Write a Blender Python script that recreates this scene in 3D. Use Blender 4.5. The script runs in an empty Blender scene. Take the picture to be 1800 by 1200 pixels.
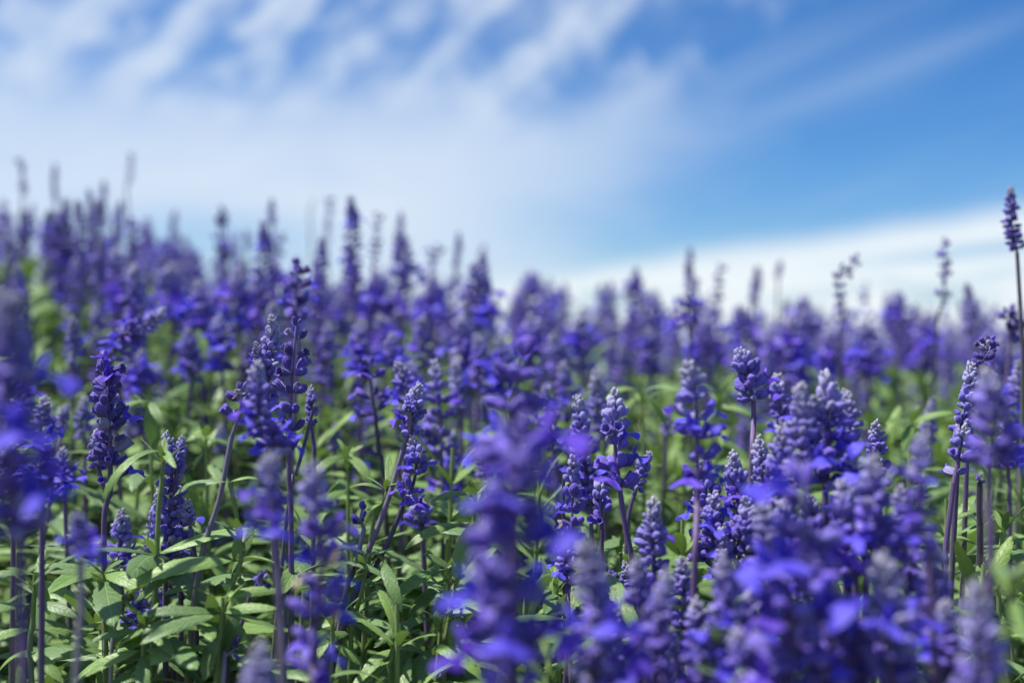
import bpy, math, random
import numpy as np
from mathutils import Vector, Matrix

scene = bpy.context.scene
COL = scene.collection
RAD = math.radians

# ------------------------------------------------------------------ camera
CAMZ = 0.50
FPX = 2000.0                       # focal length in pixels of the 1800 px wide photograph
cam = bpy.data.cameras.new('camera')
cam.sensor_width = 36.0
cam.lens = 40.0
cam.clip_start = 0.02
cam.clip_end = 5000.0
cam.dof.use_dof = True
cam.dof.focus_distance = 0.63
cam.dof.aperture_fstop = 3.5
cam_o = bpy.data.objects.new('camera', cam)
cam_o.location = (0, 0, CAMZ)
cam_o.rotation_euler = (RAD(90), 0, 0)
COL.objects.link(cam_o)
scene.camera = cam_o

# ------------------------------------------------------------------ light
SUN_FROM = Vector((-0.45, 0.03, 0.88)).normalized()
SUN_EL = math.asin(SUN_FROM.z)
SUN_AZ = math.atan2(SUN_FROM.x, SUN_FROM.y)
sun = bpy.data.lights.new('sun', 'SUN')
sun.energy = 5.0
sun.angle = RAD(1.6)
sun.color = (1.0, 0.965, 0.91)
sun_o = bpy.data.objects.new('sun', sun)
sun_o.rotation_euler = SUN_FROM.to_track_quat('Z', 'Y').to_euler()
sun_o.location = (0, 0, 30)
COL.objects.link(sun_o)

scene.render.engine = 'CYCLES'
cy = scene.cycles
cy.use_denoising = True
cy.max_bounces = 6
cy.diffuse_bounces = 2
cy.glossy_bounces = 2
cy.transmission_bounces = 4
cy.transparent_max_bounces = 4
cy.caustics_reflective = False
cy.caustics_refractive = False
vs = scene.view_settings
vs.view_transform = 'Standard'
vs.look = 'None'
vs.exposure = 0.42
vs.gamma = 1.0
vs.use_curve_mapping = False


# ------------------------------------------------------------------ node helper
class NT:
    def __init__(self, tree):
        self.t = tree
        self.n = tree.nodes
        self.l = tree.links

    def new(self, kind, **kw):
        n = self.n.new(kind)
        for k, v in kw.items():
            setattr(n, k, v)
        return n

    def put(self, sock, v):
        if v is None:
            return
        if isinstance(v, bpy.types.NodeSocket):
            self.l.new(v, sock)
        else:
            sock.default_value = v

    def m(self, op, a, b=None, c=None, clamp=False):
        n = self.new('ShaderNodeMath', operation=op)
        n.use_clamp = clamp
        self.put(n.inputs[0], a)
        self.put(n.inputs[1], b)
        self.put(n.inputs[2], c)
        return n.outputs[0]

    def ss(self, x, e0, e1):                       # smoothstep e0 -> e1, any order
        n = self.new('ShaderNodeMapRange', interpolation_type='SMOOTHSTEP')
        inv = isinstance(e0, (int, float)) and isinstance(e1, (int, float)) and e0 > e1
        if inv:
            e0, e1 = e1, e0
        self.put(n.inputs['Value'], x)
        self.put(n.inputs['From Min'], e0)
        self.put(n.inputs['From Max'], e1)
        n.inputs['To Min'].default_value = 1.0 if inv else 0.0
        n.inputs['To Max'].default_value = 0.0 if inv else 1.0
        return n.outputs[0]

    def mix(self, f, a, b, blend='MIX'):
        n = self.new('ShaderNodeMix', data_type='RGBA', blend_type=blend)
        self.put(n.inputs[0], f)
        self.put(n.inputs[6], a)
        self.put(n.inputs[7], b)
        return n.outputs[2]

    def comb(self, x, y, z):
        n = self.new('ShaderNodeCombineXYZ')
        for i, v in enumerate((x, y, z)):
            self.put(n.inputs[i], v)
        return n.outputs[0]

    def noise(self, vec, scale, detail=3.0, rough=0.5, dist=0.0):
        n = self.new('ShaderNodeTexNoise')
        if vec is not None:
            self.put(n.inputs['Vector'], vec)
        n.inputs['Scale'].default_value = scale
        n.inputs['Detail'].default_value = detail
        n.inputs['Roughness'].default_value = rough
        n.inputs['Distortion'].default_value = dist
        return n.outputs['Fac']

    def attr(self, name, out='Vector'):
        n = self.new('ShaderNodeAttribute', attribute_name=name)
        return n.outputs[out]


# ------------------------------------------------------------------ sky
world = bpy.data.worlds.new('World')
scene.world = world
world.use_nodes = True
w = NT(world.node_tree)
w.n.clear()
sky = w.new('ShaderNodeTexSky', sky_type='NISHITA')
sky.sun_disc = False
sky.sun_elevation = SUN_EL
sky.sun_rotation = SUN_AZ
sky.altitude = 300.0
sky.air_density = 1.0
sky.dust_density = 0.25
sky.ozone_density = 3.0
hs = w.new('ShaderNodeHueSaturation')
hs.inputs['Saturation'].default_value = 1.32
hs.inputs['Value'].default_value = 1.0
w.l.new(sky.outputs[0], hs.inputs['Color'])
tc = w.new('ShaderNodeTexCoord')
sx = w.new('ShaderNodeSeparateXYZ')
w.l.new(tc.outputs['Generated'], sx.inputs[0])
X, Y, Z = sx.outputs
hyp = w.m('SQRT', w.m('ADD', w.m('MULTIPLY', X, X), w.m('ADD', w.m('MULTIPLY', Y, Y), 1e-6)))
U = w.m('DIVIDE', X, hyp)                       # sine of the bearing
E = w.m('MAXIMUM', Z, 0.0)                      # sine of the elevation
# cloud sheets in a coordinate turned so that streaks rise to the right
zz = w.m('ADD', E, 0.16)
QX = w.m('DIVIDE', X, zz)
QY = w.m('DIVIDE', Y, zz)
q = w.comb(QX, QY, 0.0)
big = w.noise(q, 0.55, 3, 0.55, 0.4)            # large patches
ripv = w.comb(w.m('ADD', w.m('MULTIPLY', U, 3.2), w.m('MULTIPLY', E, -2.6)),
              w.m('ADD', w.m('MULTIPLY', U, 8.0), w.m('MULTIPLY', E, 11.0)), 1.7)
rip = w.noise(w.comb(w.m('ADD', w.m('MULTIPLY', U, 17.0), w.m('MULTIPLY', E, -19.0)),
                     w.m('ADD', w.m('MULTIPLY', U, 4.2), w.m('MULTIPLY', E, 4.2)), 3.3), 1.15, 3.0, 0.55, 0.45)
puff = w.noise(w.comb(w.m('MULTIPLY', U, 30.0), w.m('MULTIPLY', E, 34.0), 0.4), 1.0, 2.0, 0.5, 0.2)
soft = w.noise(w.comb(w.m('MULTIPLY', U, 5.0), w.m('MULTIPLY', E, 14.0), 5.1), 1.0, 3.0, 0.5, 0.3)
# veil of cirrus over one half of the sky
edge = w.m('SUBTRACT', U, w.m('ADD', 0.035, w.m('MULTIPLY', E, 0.42)))
edge = w.m('ADD', edge, w.m('MULTIPLY', w.m('SUBTRACT', soft, 0.5), 0.30))
veil = w.ss(edge, 0.15, -0.16)
high = w.ss(w.m('ADD', E, w.m('MULTIPLY', w.m('SUBTRACT', soft, 0.5), 0.10)), 0.15, 0.25)
tex_low = w.m('ADD', 0.84, w.m('MULTIPLY', w.m('SUBTRACT', soft, 0.5), 0.8))
wisp = w.ss(w.m('ADD', w.m('MULTIPLY', rip, 0.62), w.m('MULTIPLY', puff, 0.38)), 0.38, 0.66)
tex_high = w.m('ADD', 0.10, w.m('MULTIPLY', wisp, 0.70))
vt = w.m('ADD', w.m('MULTIPLY', tex_low, w.m('SUBTRACT', 1.0, high)), w.m('MULTIPLY', tex_high, high))
veil = w.m('MULTIPLY', veil, vt, clamp=True)
# bluer gap low under the veil
gap = w.m('MULTIPLY', w.ss(w.m('ABSOLUTE', w.m('SUBTRACT', E, 0.085)), 0.045, 0.0),
          w.ss(w.m('ABSOLUTE', w.m('ADD', U, 0.25)), 0.16, 0.02))
veil = w.m('MULTIPLY', veil, w.m('SUBTRACT', 1.0, w.m('MULTIPLY', gap, 0.55)))
# small mackerel puffs just outside the veil, high up
mack = w.m('MULTIPLY', w.ss(puff, 0.45, 0.72), w.m('MULTIPLY', w.ss(E, 0.16, 0.24), w.ss(U, 0.34, 0.05)))
mack = w.m('MULTIPLY', mack, 0.55)
# thin streaks over the clear half
strk = w.noise(w.comb(w.m('ADD', w.m('MULTIPLY', U, 3.0), 2.0),
                      w.m('SUBTRACT', w.m('MULTIPLY', E, 26.0), w.m('MULTIPLY', U, 9.0)), 2.2), 0.8, 2.0, 0.5, 0.3)
thin = w.m('MULTIPLY', w.ss(strk, 0.30, 0.85), 0.26)
# bright bank low above the horizon, its top sloping up to one side
top = w.m('ADD', 0.058, w.m('MULTIPLY', w.m('ADD', U, 0.015), 0.12))
top = w.m('ADD', top, w.m('MULTIPLY', w.m('SUBTRACT', w.noise(w.comb(w.m('MULTIPLY', U, 9.0), 0.0, 0.0), 1.0, 2), 0.5), 0.014))
bank = w.ss(w.m('SUBTRACT', E, top), 0.014, -0.020)
slit = w.m('MULTIPLY', w.ss(w.m('ABSOLUTE', w.m('SUBTRACT', w.m('SUBTRACT', E, w.m('MULTIPLY', U, 0.09)), 0.040)), 0.011, 0.0),
           w.ss(U, 0.22, 0.40))
patch = w.noise(w.comb(w.m('MULTIPLY', U, 11.0), w.m('MULTIPLY', E, 42.0), 7.7), 1.0, 3.0, 0.55, 0.4)
bank = w.m('MULTIPLY', bank, w.m('SUBTRACT', 1.0, w.m('MULTIPLY', w.ss(patch, 0.48, 0.75), w.ss(E, 0.075, 0.03))))
bank = w.m('MULTIPLY', bank, w.m('SUBTRACT', 0.95, w.m('MULTIPLY', slit, 0.6)))
cl = w.m('MAXIMUM', w.m('MAXIMUM', veil, bank), w.m('MAXIMUM', mack, thin))
skyc = w.mix(1.0, hs.outputs[0], (0.86, 1.12, 1.42, 1), 'MULTIPLY')
# clouds: sunlit vapour, a little brighter where it is thick
cloudc = w.mix(bank, (8.0, 9.2, 10.8, 1), (10.1, 10.9, 11.3, 1))
final = w.mix(cl, skyc, cloudc)
bg = w.new('ShaderNodeBackground')
bg.inputs['Strength'].default_value = 0.066
w.l.new(final, bg.inputs['Color'])
wo = w.new('ShaderNodeOutputWorld')
w.l.new(bg.outputs[0], wo.inputs['Surface'])


# ------------------------------------------------------------------ ground shape
def smooth(a, b, x):
    t = np.clip((np.asarray(x, float) - a) / (b - a), 0, 1)
    return t * t * (3 - 2 * t)


def ground(x, y):
    """height of the soil; a bank rises behind on one side"""
    x = np.asarray(x, float)
    y = np.asarray(y, float)
    rise = np.interp(x, [-3, -1.2, -0.75, -0.42, -0.15, 0.0, 0.15, 0.8, 3], [0.25, 0.24, 0.215, 0.140, 0.105, 0.080, 0.06, 0.05, 0.05])
    g = rise * smooth(0.48, 1.28, y)
    return g * (1 - smooth(1.75, 5.5, y)) * (1 - smooth(2.0, 4.0, np.abs(x)))


def P(px, py, d):
    """point at depth d metres seen at pixel px, py of the 1800 x 1200 photograph"""
    return Vector(((px - 900.0) / FPX * d, d, CAMZ + (600.0 - py) / FPX * d))


# ------------------------------------------------------------------ materials
def mat(name):
    m = bpy.data.materials.new(name)
    m.use_nodes = True
    t = NT(m.node_tree)
    t.n.clear()
    out = t.new('ShaderNodeOutputMaterial')
    return m, t, out


def own_colour(t):
    oi = t.new('ShaderNodeObjectInfo')
    return t.mix(1.0, t.attr('tint', 'Color'), oi.outputs['Color'], 'MULTIPLY'), oi


def make_velvet():
    m, t, out = mat('velvet_calyx')
    c, oi = own_colour(t)
    puv = t.attr('puv')
    s = t.new('ShaderNodeSeparateXYZ')
    t.l.new(puv, s.inputs[0])
    geo = t.new('ShaderNodeNewGeometry')
    fuzz = t.noise(geo.outputs['Position'], 1500.0, 2, 0.6)
    rib = t.m('SINE', t.m('MULTIPLY', s.outputs[0], 2 * math.pi * 10))
    ribm = t.ss(rib, 0.15, 0.95)
    pale = t.mix(0.42, c, (0.50, 0.48, 0.78, 1))
    c1 = t.mix(t.m('MULTIPLY', ribm, 0.40), c, pale)
    c1 = t.mix(t.m('MULTIPLY', t.ss(fuzz, 0.52, 0.75), 0.45), c1, pale)
    base = t.ss(s.outputs[1], 0.25, 0.0)
    c1 = t.mix(t.m('MULTIPLY', base, 0.35), c1, (0.33, 0.35, 0.36, 1))
    p = t.new('ShaderNodeBsdfPrincipled')
    t.l.new(c1, p.inputs['Base Color'])
    p.inputs['Roughness'].default_value = 0.78
    p.inputs['Specular IOR Level'].default_value = 0.25
    p.inputs['Sheen Weight'].default_value = 0.44
    p.inputs['Sheen Roughness'].default_value = 0.35
    p.inputs['Sheen Tint'].default_value = (0.80, 0.78, 1.0, 1)
    b = t.new('ShaderNodeBump')
    b.inputs['Strength'].default_value = 0.35
    b.inputs['Distance'].default_value = 0.0004
    t.l.new(t.m('ADD', rib, fuzz), b.inputs['Height'])
    t.l.new(b.outputs[0], p.inputs['Normal'])
    t.l.new(p.outputs[0], out.inputs[0])
    return m


def make_petal():
    m, t, out = mat('petal')
    c, oi = own_colour(t)
    puv = t.attr('puv')
    s = t.new('ShaderNodeSeparateXYZ')
    t.l.new(puv, s.inputs[0])
    geo = t.new('ShaderNodeNewGeometry')
    n = t.noise(geo.outputs['Position'], 420.0, 2, 0.5)
    c1 = t.mix(t.m('MULTIPLY', t.ss(n, 0.4, 0.75), 0.4), c, t.mix(1.0, c, (1.7, 1.9, 1.25, 1), 'MULTIPLY'))
    thr = t.m('MULTIPLY', t.ss(s.outputs[1], 0.22, 0.05), 0.5)
    c1 = t.mix(thr, c1, (0.60, 0.58, 0.80, 1))
    p = t.new('ShaderNodeBsdfPrincipled')
    t.l.new(c1, p.inputs['Base Color'])
    p.inputs['Roughness'].default_value = 0.55
    p.inputs['Specular IOR Level'].default_value = 0.3
    tr = t.new('ShaderNodeBsdfTranslucent')
    t.l.new(c1, tr.inputs['Color'])
    mx = t.new('ShaderNodeMixShader')
    mx.inputs[0].default_value = 0.35
    t.l.new(p.outputs[0], mx.inputs[1])
    t.l.new(tr.outputs[0], mx.inputs[2])
    t.l.new(mx.outputs[0], out.inputs[0])
    return m


def make_leaf():
    m, t, out = mat('leaf')
    c, oi = own_colour(t)
    rnd = oi.outputs['Random']
    puv = t.attr('puv')
    s = t.new('ShaderNodeSeparateXYZ')
    t.l.new(puv, s.inputs[0])
    cx, ty = s.outputs[0], s.outputs[1]
    ac = t.m('ABSOLUTE', cx)
    geo = t.new('ShaderNodeNewGeometry')
    n = t.noise(geo.outputs['Position'], 90.0, 3, 0.55)
    nf = t.noise(geo.outputs['Position'], 700.0, 2, 0.6)
    var = t.m('ADD', t.m('MULTIPLY', t.m('SUBTRACT', n, 0.5), 0.9), t.m('MULTIPLY', t.m('SUBTRACT', nf, 0.5), 0.5))
    c1 = t.mix(t.ss(var, -0.1, 0.45), c, t.mix(1.0, c, (1.32, 1.22, 1.15, 1), 'MULTIPLY'))
    c1 = t.mix(t.ss(var, -0.02, -0.40), c1, t.mix(1.0, c, (0.66, 0.76, 0.72, 1), 'MULTIPLY'))
    # veins: a pale midrib and slanting side veins
    mid = t.ss(ac, 0.085, 0.02)
    sv = t.m('SINE', t.m('MULTIPLY', t.m('SUBTRACT', ty, t.m('MULTIPLY', ac, 0.13)), 62.0))
    side = t.m('MULTIPLY', t.ss(sv, 0.72, 0.98), t.ss(ac, 1.0, 0.25))
    c1 = t.mix(t.m('MULTIPLY', mid, 0.55), c1, (0.26, 0.36, 0.13, 1))
    c1 = t.mix(t.m('MULTIPLY', side, 0.20), c1, (0.22, 0.33, 0.12, 1))
    # brown nibbled spots on some leaves
    spot = t.m('MULTIPLY', t.ss(t.noise(geo.outputs['Position'], 160.0, 2, 0.5), 0.70, 0.76), t.ss(rnd, 0.6, 0.7))
    c1 = t.mix(t.m('MULTIPLY', spot, 0.7), c1, (0.16, 0.11, 0.04, 1))
    # paler felted underside
    c1 = t.mix(geo.outputs['Backfacing'], c1, t.mix(0.45, c1, (0.20, 0.28, 0.15, 1)))
    p = t.new('ShaderNodeBsdfPrincipled')
    t.l.new(c1, p.inputs['Base Color'])
    p.inputs['Roughness'].default_value = 0.46
    p.inputs['Specular IOR Level'].default_value = 0.5
    p.inputs['Sheen Weight'].default_value = 0.10
    b = t.new('ShaderNodeBump')
    b.inputs['Strength'].default_value = 0.5
    b.inputs['Distance'].default_value = 0.0006
    hgt = t.m('ADD', t.m('ADD', t.m('MULTIPLY', side, -1.0), t.m('MULTIPLY', mid, -1.3)), t.m('MULTIPLY', nf, 0.9))
    t.l.new(hgt, b.inputs['Height'])
    t.l.new(b.outputs[0], p.inputs['Normal'])
    tr = t.new('ShaderNodeBsdfTranslucent')
    t.l.new(t.mix(1.0, c1, (1.25, 1.35, 0.55, 1), 'MULTIPLY'), tr.inputs['Color'])
    mx = t.new('ShaderNodeMixShader')
    mx.inputs[0].default_value = 0.17
    t.l.new(p.outputs[0], mx.inputs[1])
    t.l.new(tr.outputs[0], mx.inputs[2])
    t.l.new(mx.outputs[0], out.inputs[0])
    return m


def make_stem():
    m, t, out = mat('stem')
    c, oi = own_colour(t)
    geo = t.new('ShaderNodeNewGeometry')
    mp = t.new('ShaderNodeMapping')
    mp.inputs['Scale'].default_value = (1, 1, 0.08)
    t.l.new(geo.outputs['Position'], mp.inputs[0])
    n = t.noise(mp.outputs[0], 1400.0, 3, 0.6)
    c1 = t.mix(t.ss(n, 0.45, 0.8), c, t.mix(0.16, c, (0.42, 0.40, 0.44, 1)))
    c1 = t.mix(t.ss(n, 0.42, 0.25), c1, t.mix(1.0, c, (0.6, 0.6, 0.62, 1), 'MULTIPLY'))
    p = t.new('ShaderNodeBsdfPrincipled')
    t.l.new(c1, p.inputs['Base Color'])
    p.inputs['Roughness'].default_value = 0.6
    p.inputs['Sheen Weight'].default_value = 0.08
    b = t.new('ShaderNodeBump')
    b.inputs['Strength'].default_value = 0.5
    b.inputs['Distance'].default_value = 0.0004
    t.l.new(n, b.inputs['Height'])
    t.l.new(b.outputs[0], p.inputs['Normal'])
    t.l.new(p.outputs[0], out.inputs[0])
    return m


def make_soil():
    m, t, out = mat('soil')
    geo = t.new('ShaderNodeNewGeometry')
    n = t.noise(geo.outputs['Position'], 60.0, 6, 0.65)
    n2 = t.noise(geo.outputs['Position'], 0.4, 4, 0.6)
    c = t.mix(t.ss(n, 0.3, 0.7), (0.020, 0.014, 0.010, 1), (0.070, 0.052, 0.036, 1))
    sp = t.new('ShaderNodeSeparateXYZ')
    t.l.new(geo.outputs['Position'], sp.inputs[0])
    far = t.ss(sp.outputs[1], 8.0, 30.0)
    c = t.mix(far, c, t.mix(n2, (0.05, 0.085, 0.03, 1), (0.10, 0.13, 0.05, 1)))
    p = t.new('ShaderNodeBsdfPrincipled')
    t.l.new(c, p.inputs['Base Color'])
    p.inputs['Roughness'].default_value = 0.95
    b = t.new('ShaderNodeBump')
    b.inputs['Strength'].default_value = 0.8
    b.inputs['Distance'].default_value = 0.02
    t.l.new(n, b.inputs['Height'])
    t.l.new(b.outputs[0], p.inputs['Normal'])
    t.l.new(p.outputs[0], out.inputs[0])
    return m


M_BUD, M_PETAL, M_LEAF, M_STEM, M_SOIL = make_velvet(), make_petal(), make_leaf(), make_stem(), make_soil()


# ------------------------------------------------------------------ mesh building
class Tpl:
    """a small triangle mesh: verts, tris, a local (u, v) per vertex"""
    def __init__(self, v, f, uv, c=None):
        self.v = np.asarray(v, float).reshape(-1, 3)
        self.f = np.asarray(f, int).reshape(-1, 3)
        self.uv = np.asarray(uv, float).reshape(-1, 2)
        self.c = c


def grid_tris(rows, cols, off=0):
    f = []
    for i in range(rows - 1):
        for j in range(cols - 1):
            a = off + i * cols + j
            f += [(a, a + 1, a + cols + 1), (a, a + cols + 1, a + cols)]
    return f


def mesh_from(name, v, f, uv, c, material):
    me = bpy.data.meshes.new(name)
    nv, nf = len(v), len(f)
    me.vertices.add(nv)
    me.vertices.foreach_set('co', np.ascontiguousarray(v, dtype=np.float32).ravel())
    me.loops.add(nf * 3)
    me.loops.foreach_set('vertex_index', np.ascontiguousarray(f, dtype=np.int32).ravel())
    me.polygons.add(nf)
    me.polygons.foreach_set('loop_start', np.arange(0, nf * 3, 3, dtype=np.int32))
    me.polygons.foreach_set('loop_total', np.full(nf, 3, dtype=np.int32))
    me.update(calc_edges=True)
    me.polygons.foreach_set('use_smooth', np.ones(nf, dtype=bool))
    a = me.attributes.new('puv', 'FLOAT_VECTOR', 'POINT')
    uv3 = np.zeros((nv, 3), np.float32)
    uv3[:, :2] = uv
    a.data.foreach_set('vector', uv3.ravel())
    b = me.attributes.new('tint', 'FLOAT_COLOR', 'POINT')
    c4 = np.ones((nv, 4), np.float32)
    if c is not None:
        c4[:, :3] = c
    b.data.foreach_set('color', c4.ravel())
    me.materials.append(material)
    return me


def tpl_mesh(name, t, material):
    return mesh_from(name, t.v, t.f, t.uv, t.c, material)


class Acc:
    def __init__(self):
        self.v, self.f, self.uv, self.c, self.n = [], [], [], [], 0

    def add(self, t, M, col):
        A = np.array(M)
        v = t.v @ A[:3, :3].T + A[:3, 3]
        self.v.append(v)
        self.f.append(t.f + self.n)
        self.uv.append(t.uv)
        c = np.tile(np.asarray(col, float)[:3], (len(v), 1))
        if t.c is not None:
            c = c * t.c
        self.c.append(c)
        self.n += len(v)

    def mesh(self, name, material):
        return mesh_from(name, np.concatenate(self.v), np.concatenate(self.f), np.concatenate(self.uv), np.concatenate(self.c), material)


def lathe(prof, sides, rib=0.0):
    """prof: list of (t, r) along +Z; seam duplicated"""
    v, uv = [], []
    for (t, r) in prof:
        for k in range(sides + 1):
            a = 2 * math.pi * k / sides
            rr = r * (1 + (rib if k % 2 == 0 else -rib))
            v.append((rr * math.cos(a), rr * math.sin(a), t))
            uv.append((k / sides, t))
    return Tpl(v, grid_tris(len(prof), sides + 1), uv)


BUD_P = [(0.0, 0.06), (0.10, 0.14), (0.32, 0.235), (0.58, 0.275), (0.82, 0.225), (0.95, 0.12), (1.0, 0.01)]
CUP_P = [(0.0, 0.06), (0.12, 0.13), (0.40, 0.22), (0.72, 0.275), (1.0, 0.33), (0.90, 0.24), (0.45, 0.08)]
T_BUD = [lathe(BUD_P, 10, 0.05), lathe([(t, r * (0.86 if t > .5 else .95)) for t, r in BUD_P], 10, 0.06),
         lathe([(t, r * (1.12 if t > .5 else 0.9)) for t, r in BUD_P], 10, 0.05)]
for q_, t_ in enumerate(T_BUD):        # calyces are a little curved
    t_.v[:, 1] += (0.10 + 0.05 * q_) * t_.v[:, 2] ** 2 - 0.06 * t_.v[:, 2]
T_CUP = [lathe(CUP_P, 10, 0.10), lathe([(t, r * .85) for t, r in CUP_P], 10, 0.14)]
T_BUDM = [lathe([BUD_P[0], BUD_P[2], BUD_P[4], BUD_P[6]], 6), lathe([BUD_P[0], BUD_P[3], BUD_P[5], BUD_P[6]], 6)]
T_CUPM = [lathe([CUP_P[0], CUP_P[2], CUP_P[4], CUP_P[6]], 6)]
T_BUDF = [lathe([(0, .05), (.5, .29), (1, .02)], 4)]


def make_corolla(seed):
    r = random.Random(seed)
    v, f, uv = [], [], []
    L = 0.55                                       # tube
    for i, (t, rad) in enumerate([(0, .10), (.3, .15), (.55, .22)]):
        for k in range(7):
            a = 2 * math.pi * k / 6
            v.append((rad * math.cos(a), rad * math.sin(a), t))
            uv.append((k / 6, 0.5))
    f += grid_tris(3, 7)
    off = len(v)
    nphi, nr = 11, 4                               # lower lip, two broad lobes
    for i in range(nr):
        rr = i / (nr - 1)
        for j in range(nphi):
            ph = (j / (nphi - 1) - 0.5) * 2.9
            R = 0.72 * (0.66 + 0.40 * abs(math.sin(ph * 1.15))) * (1 + r.uniform(-.05, .05)) * rr
            x = R * math.sin(ph) * 1.05 + 0.0
            out = R * math.cos(ph) * 0.85
            z = L - 0.03 + out * 0.75 + 0.16 * math.sin(3.5 * ph + seed) * rr
            y = -0.14 - out * 0.45 - 0.35 * (rr ** 2) * (0.5 + 0.5 * abs(math.sin(ph)))
            v.append((x, y, z))
            uv.append((j / (nphi - 1), rr))
    f += grid_tris(nr, nphi, off)
    off = len(v)
    for i in range(4):                             # hooded upper lip
        t = i / 3
        for j in range(5):
            a = (j / 4 - .5) * 2.2
            wd = 0.22 * (1 - 0.45 * t ** 2)
            v.append((wd * math.sin(a), 0.08 + 0.20 * math.cos(a) * (1 - .3 * t) + 0.16 * t, L - .05 + 0.45 * t - 0.10 * t * t))
            uv.append((j / 4, 0.3 + 0.7 * t))
    f += grid_tris(4, 5, off)
    return Tpl(v, f, uv)


T_COR = [make_corolla(s) for s in (1, 2, 3)]


def make_leaf_tpl(seed, W, bend, rows=17, cols=5, teeth=0.05):
    """lance-shaped blade, base at the origin, tip at (0, 1, 0), arching up in +Z"""
    r = random.Random(seed)
    ph1, ph2 = r.uniform(0, 6), r.uniform(0, 6)
    side = r.uniform(-0.10, 0.10)
    ts = np.linspace(0, 1, rows)
    ang = bend * (0.5 - ts ** 1.15)
    ds = 1.0 / (rows - 1)
    py = np.concatenate([[0], np.cumsum(np.cos((ang[1:] + ang[:-1]) / 2) * ds)])
    pz = np.concatenate([[0], np.cumsum(np.sin((ang[1:] + ang[:-1]) / 2) * ds)])
    th = math.atan2(pz[-1], py[-1])
    ch = math.hypot(py[-1], pz[-1])
    c, s = math.cos(-th) / ch, math.sin(-th) / ch
    Y = py * c - pz * s
    Zz = py * s + pz * c
    ang = ang - th
    v, uv = [], []
    fold = r.uniform(0.22, 0.42)
    for i, t in enumerate(ts):
        q = max(0.0, (t - 0.09) / 0.91)
        wd = 0.012 + W * 0.5 * 1.62 * (q ** 0.72) * ((1 - q) ** 0.82)
        if t >= 1:
            wd = 0.002
        tooth = 1 + (teeth if i % 2 else -teeth) * (0.2 + 0.8 * min(1, q * 3)) * (0 if q <= 0 else 1)
        for j in range(cols):
            cc = (j / (cols - 1)) * 2 - 1
            wob = 0.016 * math.sin(7 * t + ph1 + (1.3 if cc > 0 else 0)) * abs(cc) ** 2 * (1 - t * .3)
            x = cc * wd * (tooth if abs(cc) > .99 else 1) * math.cos(fold * abs(cc)) + side * t * (1 - t)
            up = wd * (fold * abs(cc) * 1.1 - 0.42 * cc * cc) + wob
            v.append((x, Y[i] - up * math.sin(ang[i]), Zz[i] + up * math.cos(ang[i])))
            uv.append((cc, t))
    return Tpl(v, grid_tris(rows, cols), uv)


_r = random.Random(5)
T_LEAF, M_LEAFS = [], []
for b_ in (0.3, 0.6, 0.9, 1.25, 1.6):
    for k_ in range(2):
        T_LEAF.append(make_leaf_tpl(len(T_LEAF) + 11, _r.uniform(0.27, 0.36), b_))
        M_LEAFS.append(tpl_mesh('leaf', T_LEAF[-1], M_LEAF))
T_LEAFF = [make_leaf_tpl(40 + k, 0.28, b, 6, 3, 0) for k, b in enumerate((0.4, 0.9, 1.4))]
ME_BUD = [tpl_mesh('bud', t, M_BUD) for t in T_BUD]
ME_CUP = [tpl_mesh('calyx', t, M_BUD) for t in T_CUP]
ME_COR = [tpl_mesh('flower', t, M_PETAL) for t in T_COR]


def catmull(pts, step=0.006):
    pts = [Vector(p) for p in pts]
    if len(pts) == 2:
        n = max(2, int((pts[1] - pts[0]).length / step))
        return [pts[0].lerp(pts[1], i / n) for i in range(n + 1)]
    e = [pts[0] * 2 - pts[1]] + pts + [pts[-1] * 2 - pts[-2]]
    out = []
    for k in range(1, len(e) - 2):
        p0, p1, p2, p3 = e[k - 1:k + 3]
        n = max(2, int((p2 - p1).length / step))
        for i in range(n):
            t = i / n
            out.append(0.5 * ((2 * p1) + (p2 - p0) * t + (2 * p0 - 5 * p1 + 4 * p2 - p3) * t * t + (3 * p1 - p0 - 3 * p2 + p3) * t ** 3))
    out.append(pts[-1])
    return out


def tube(pts, radii, cols, sides=6):
    v, uv, c = [], [], []
    n = len(pts)
    ref = Vector((0.3, -1, 0.05)).normalized()
    for i, p in enumerate(pts):
        t = (pts[min(i + 1, n - 1)] - pts[max(i - 1, 0)]).normalized()
        a = t.cross(ref).normalized()
        b = t.cross(a).normalized()
        for k in range(sides + 1):
            th = 2 * math.pi * k / sides
            q = p + (a * math.cos(th) + b * math.sin(th)) * radii[i]
            v.append(q[:])
            uv.append((k / sides, i / max(1, n - 1)))
            c.append(cols[i])
    t = Tpl(v, grid_tris(n, sides + 1), uv)
    t.c = np.array(c)
    return t


# ------------------------------------------------------------------ colours
PALE = np.array((0.47, 0.45, 0.50))
LAV = np.array((0.28, 0.25, 0.65))
VIO = np.array((0.160, 0.105, 0.54))
DEEP = np.array((0.090, 0.048, 0.35))
NAVY = np.array((0.050, 0.028, 0.165))
PETAL = np.array((0.115, 0.085, 0.72))
PETAL2 = np.array((0.155, 0.075, 0.66))
TAN = np.array((0.46, 0.37, 0.28))
GREY = np.array((0.30, 0.27, 0.32))
STEMV = np.array((0.125, 0.075, 0.19))
STEMD = np.array((0.055, 0.035, 0.085))
STEMG = np.array((0.15, 0.20, 0.075))
LEAFC = [np.array(c) for c in ((0.165, 0.285, 0.070), (0.105, 0.205, 0.056), (0.195, 0.320, 0.085), (0.145, 0.250, 0.092))]


def lerp(a, b, t):
    t = max(0.0, min(1.0, t))
    return a * (1 - t) + b * t


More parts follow.
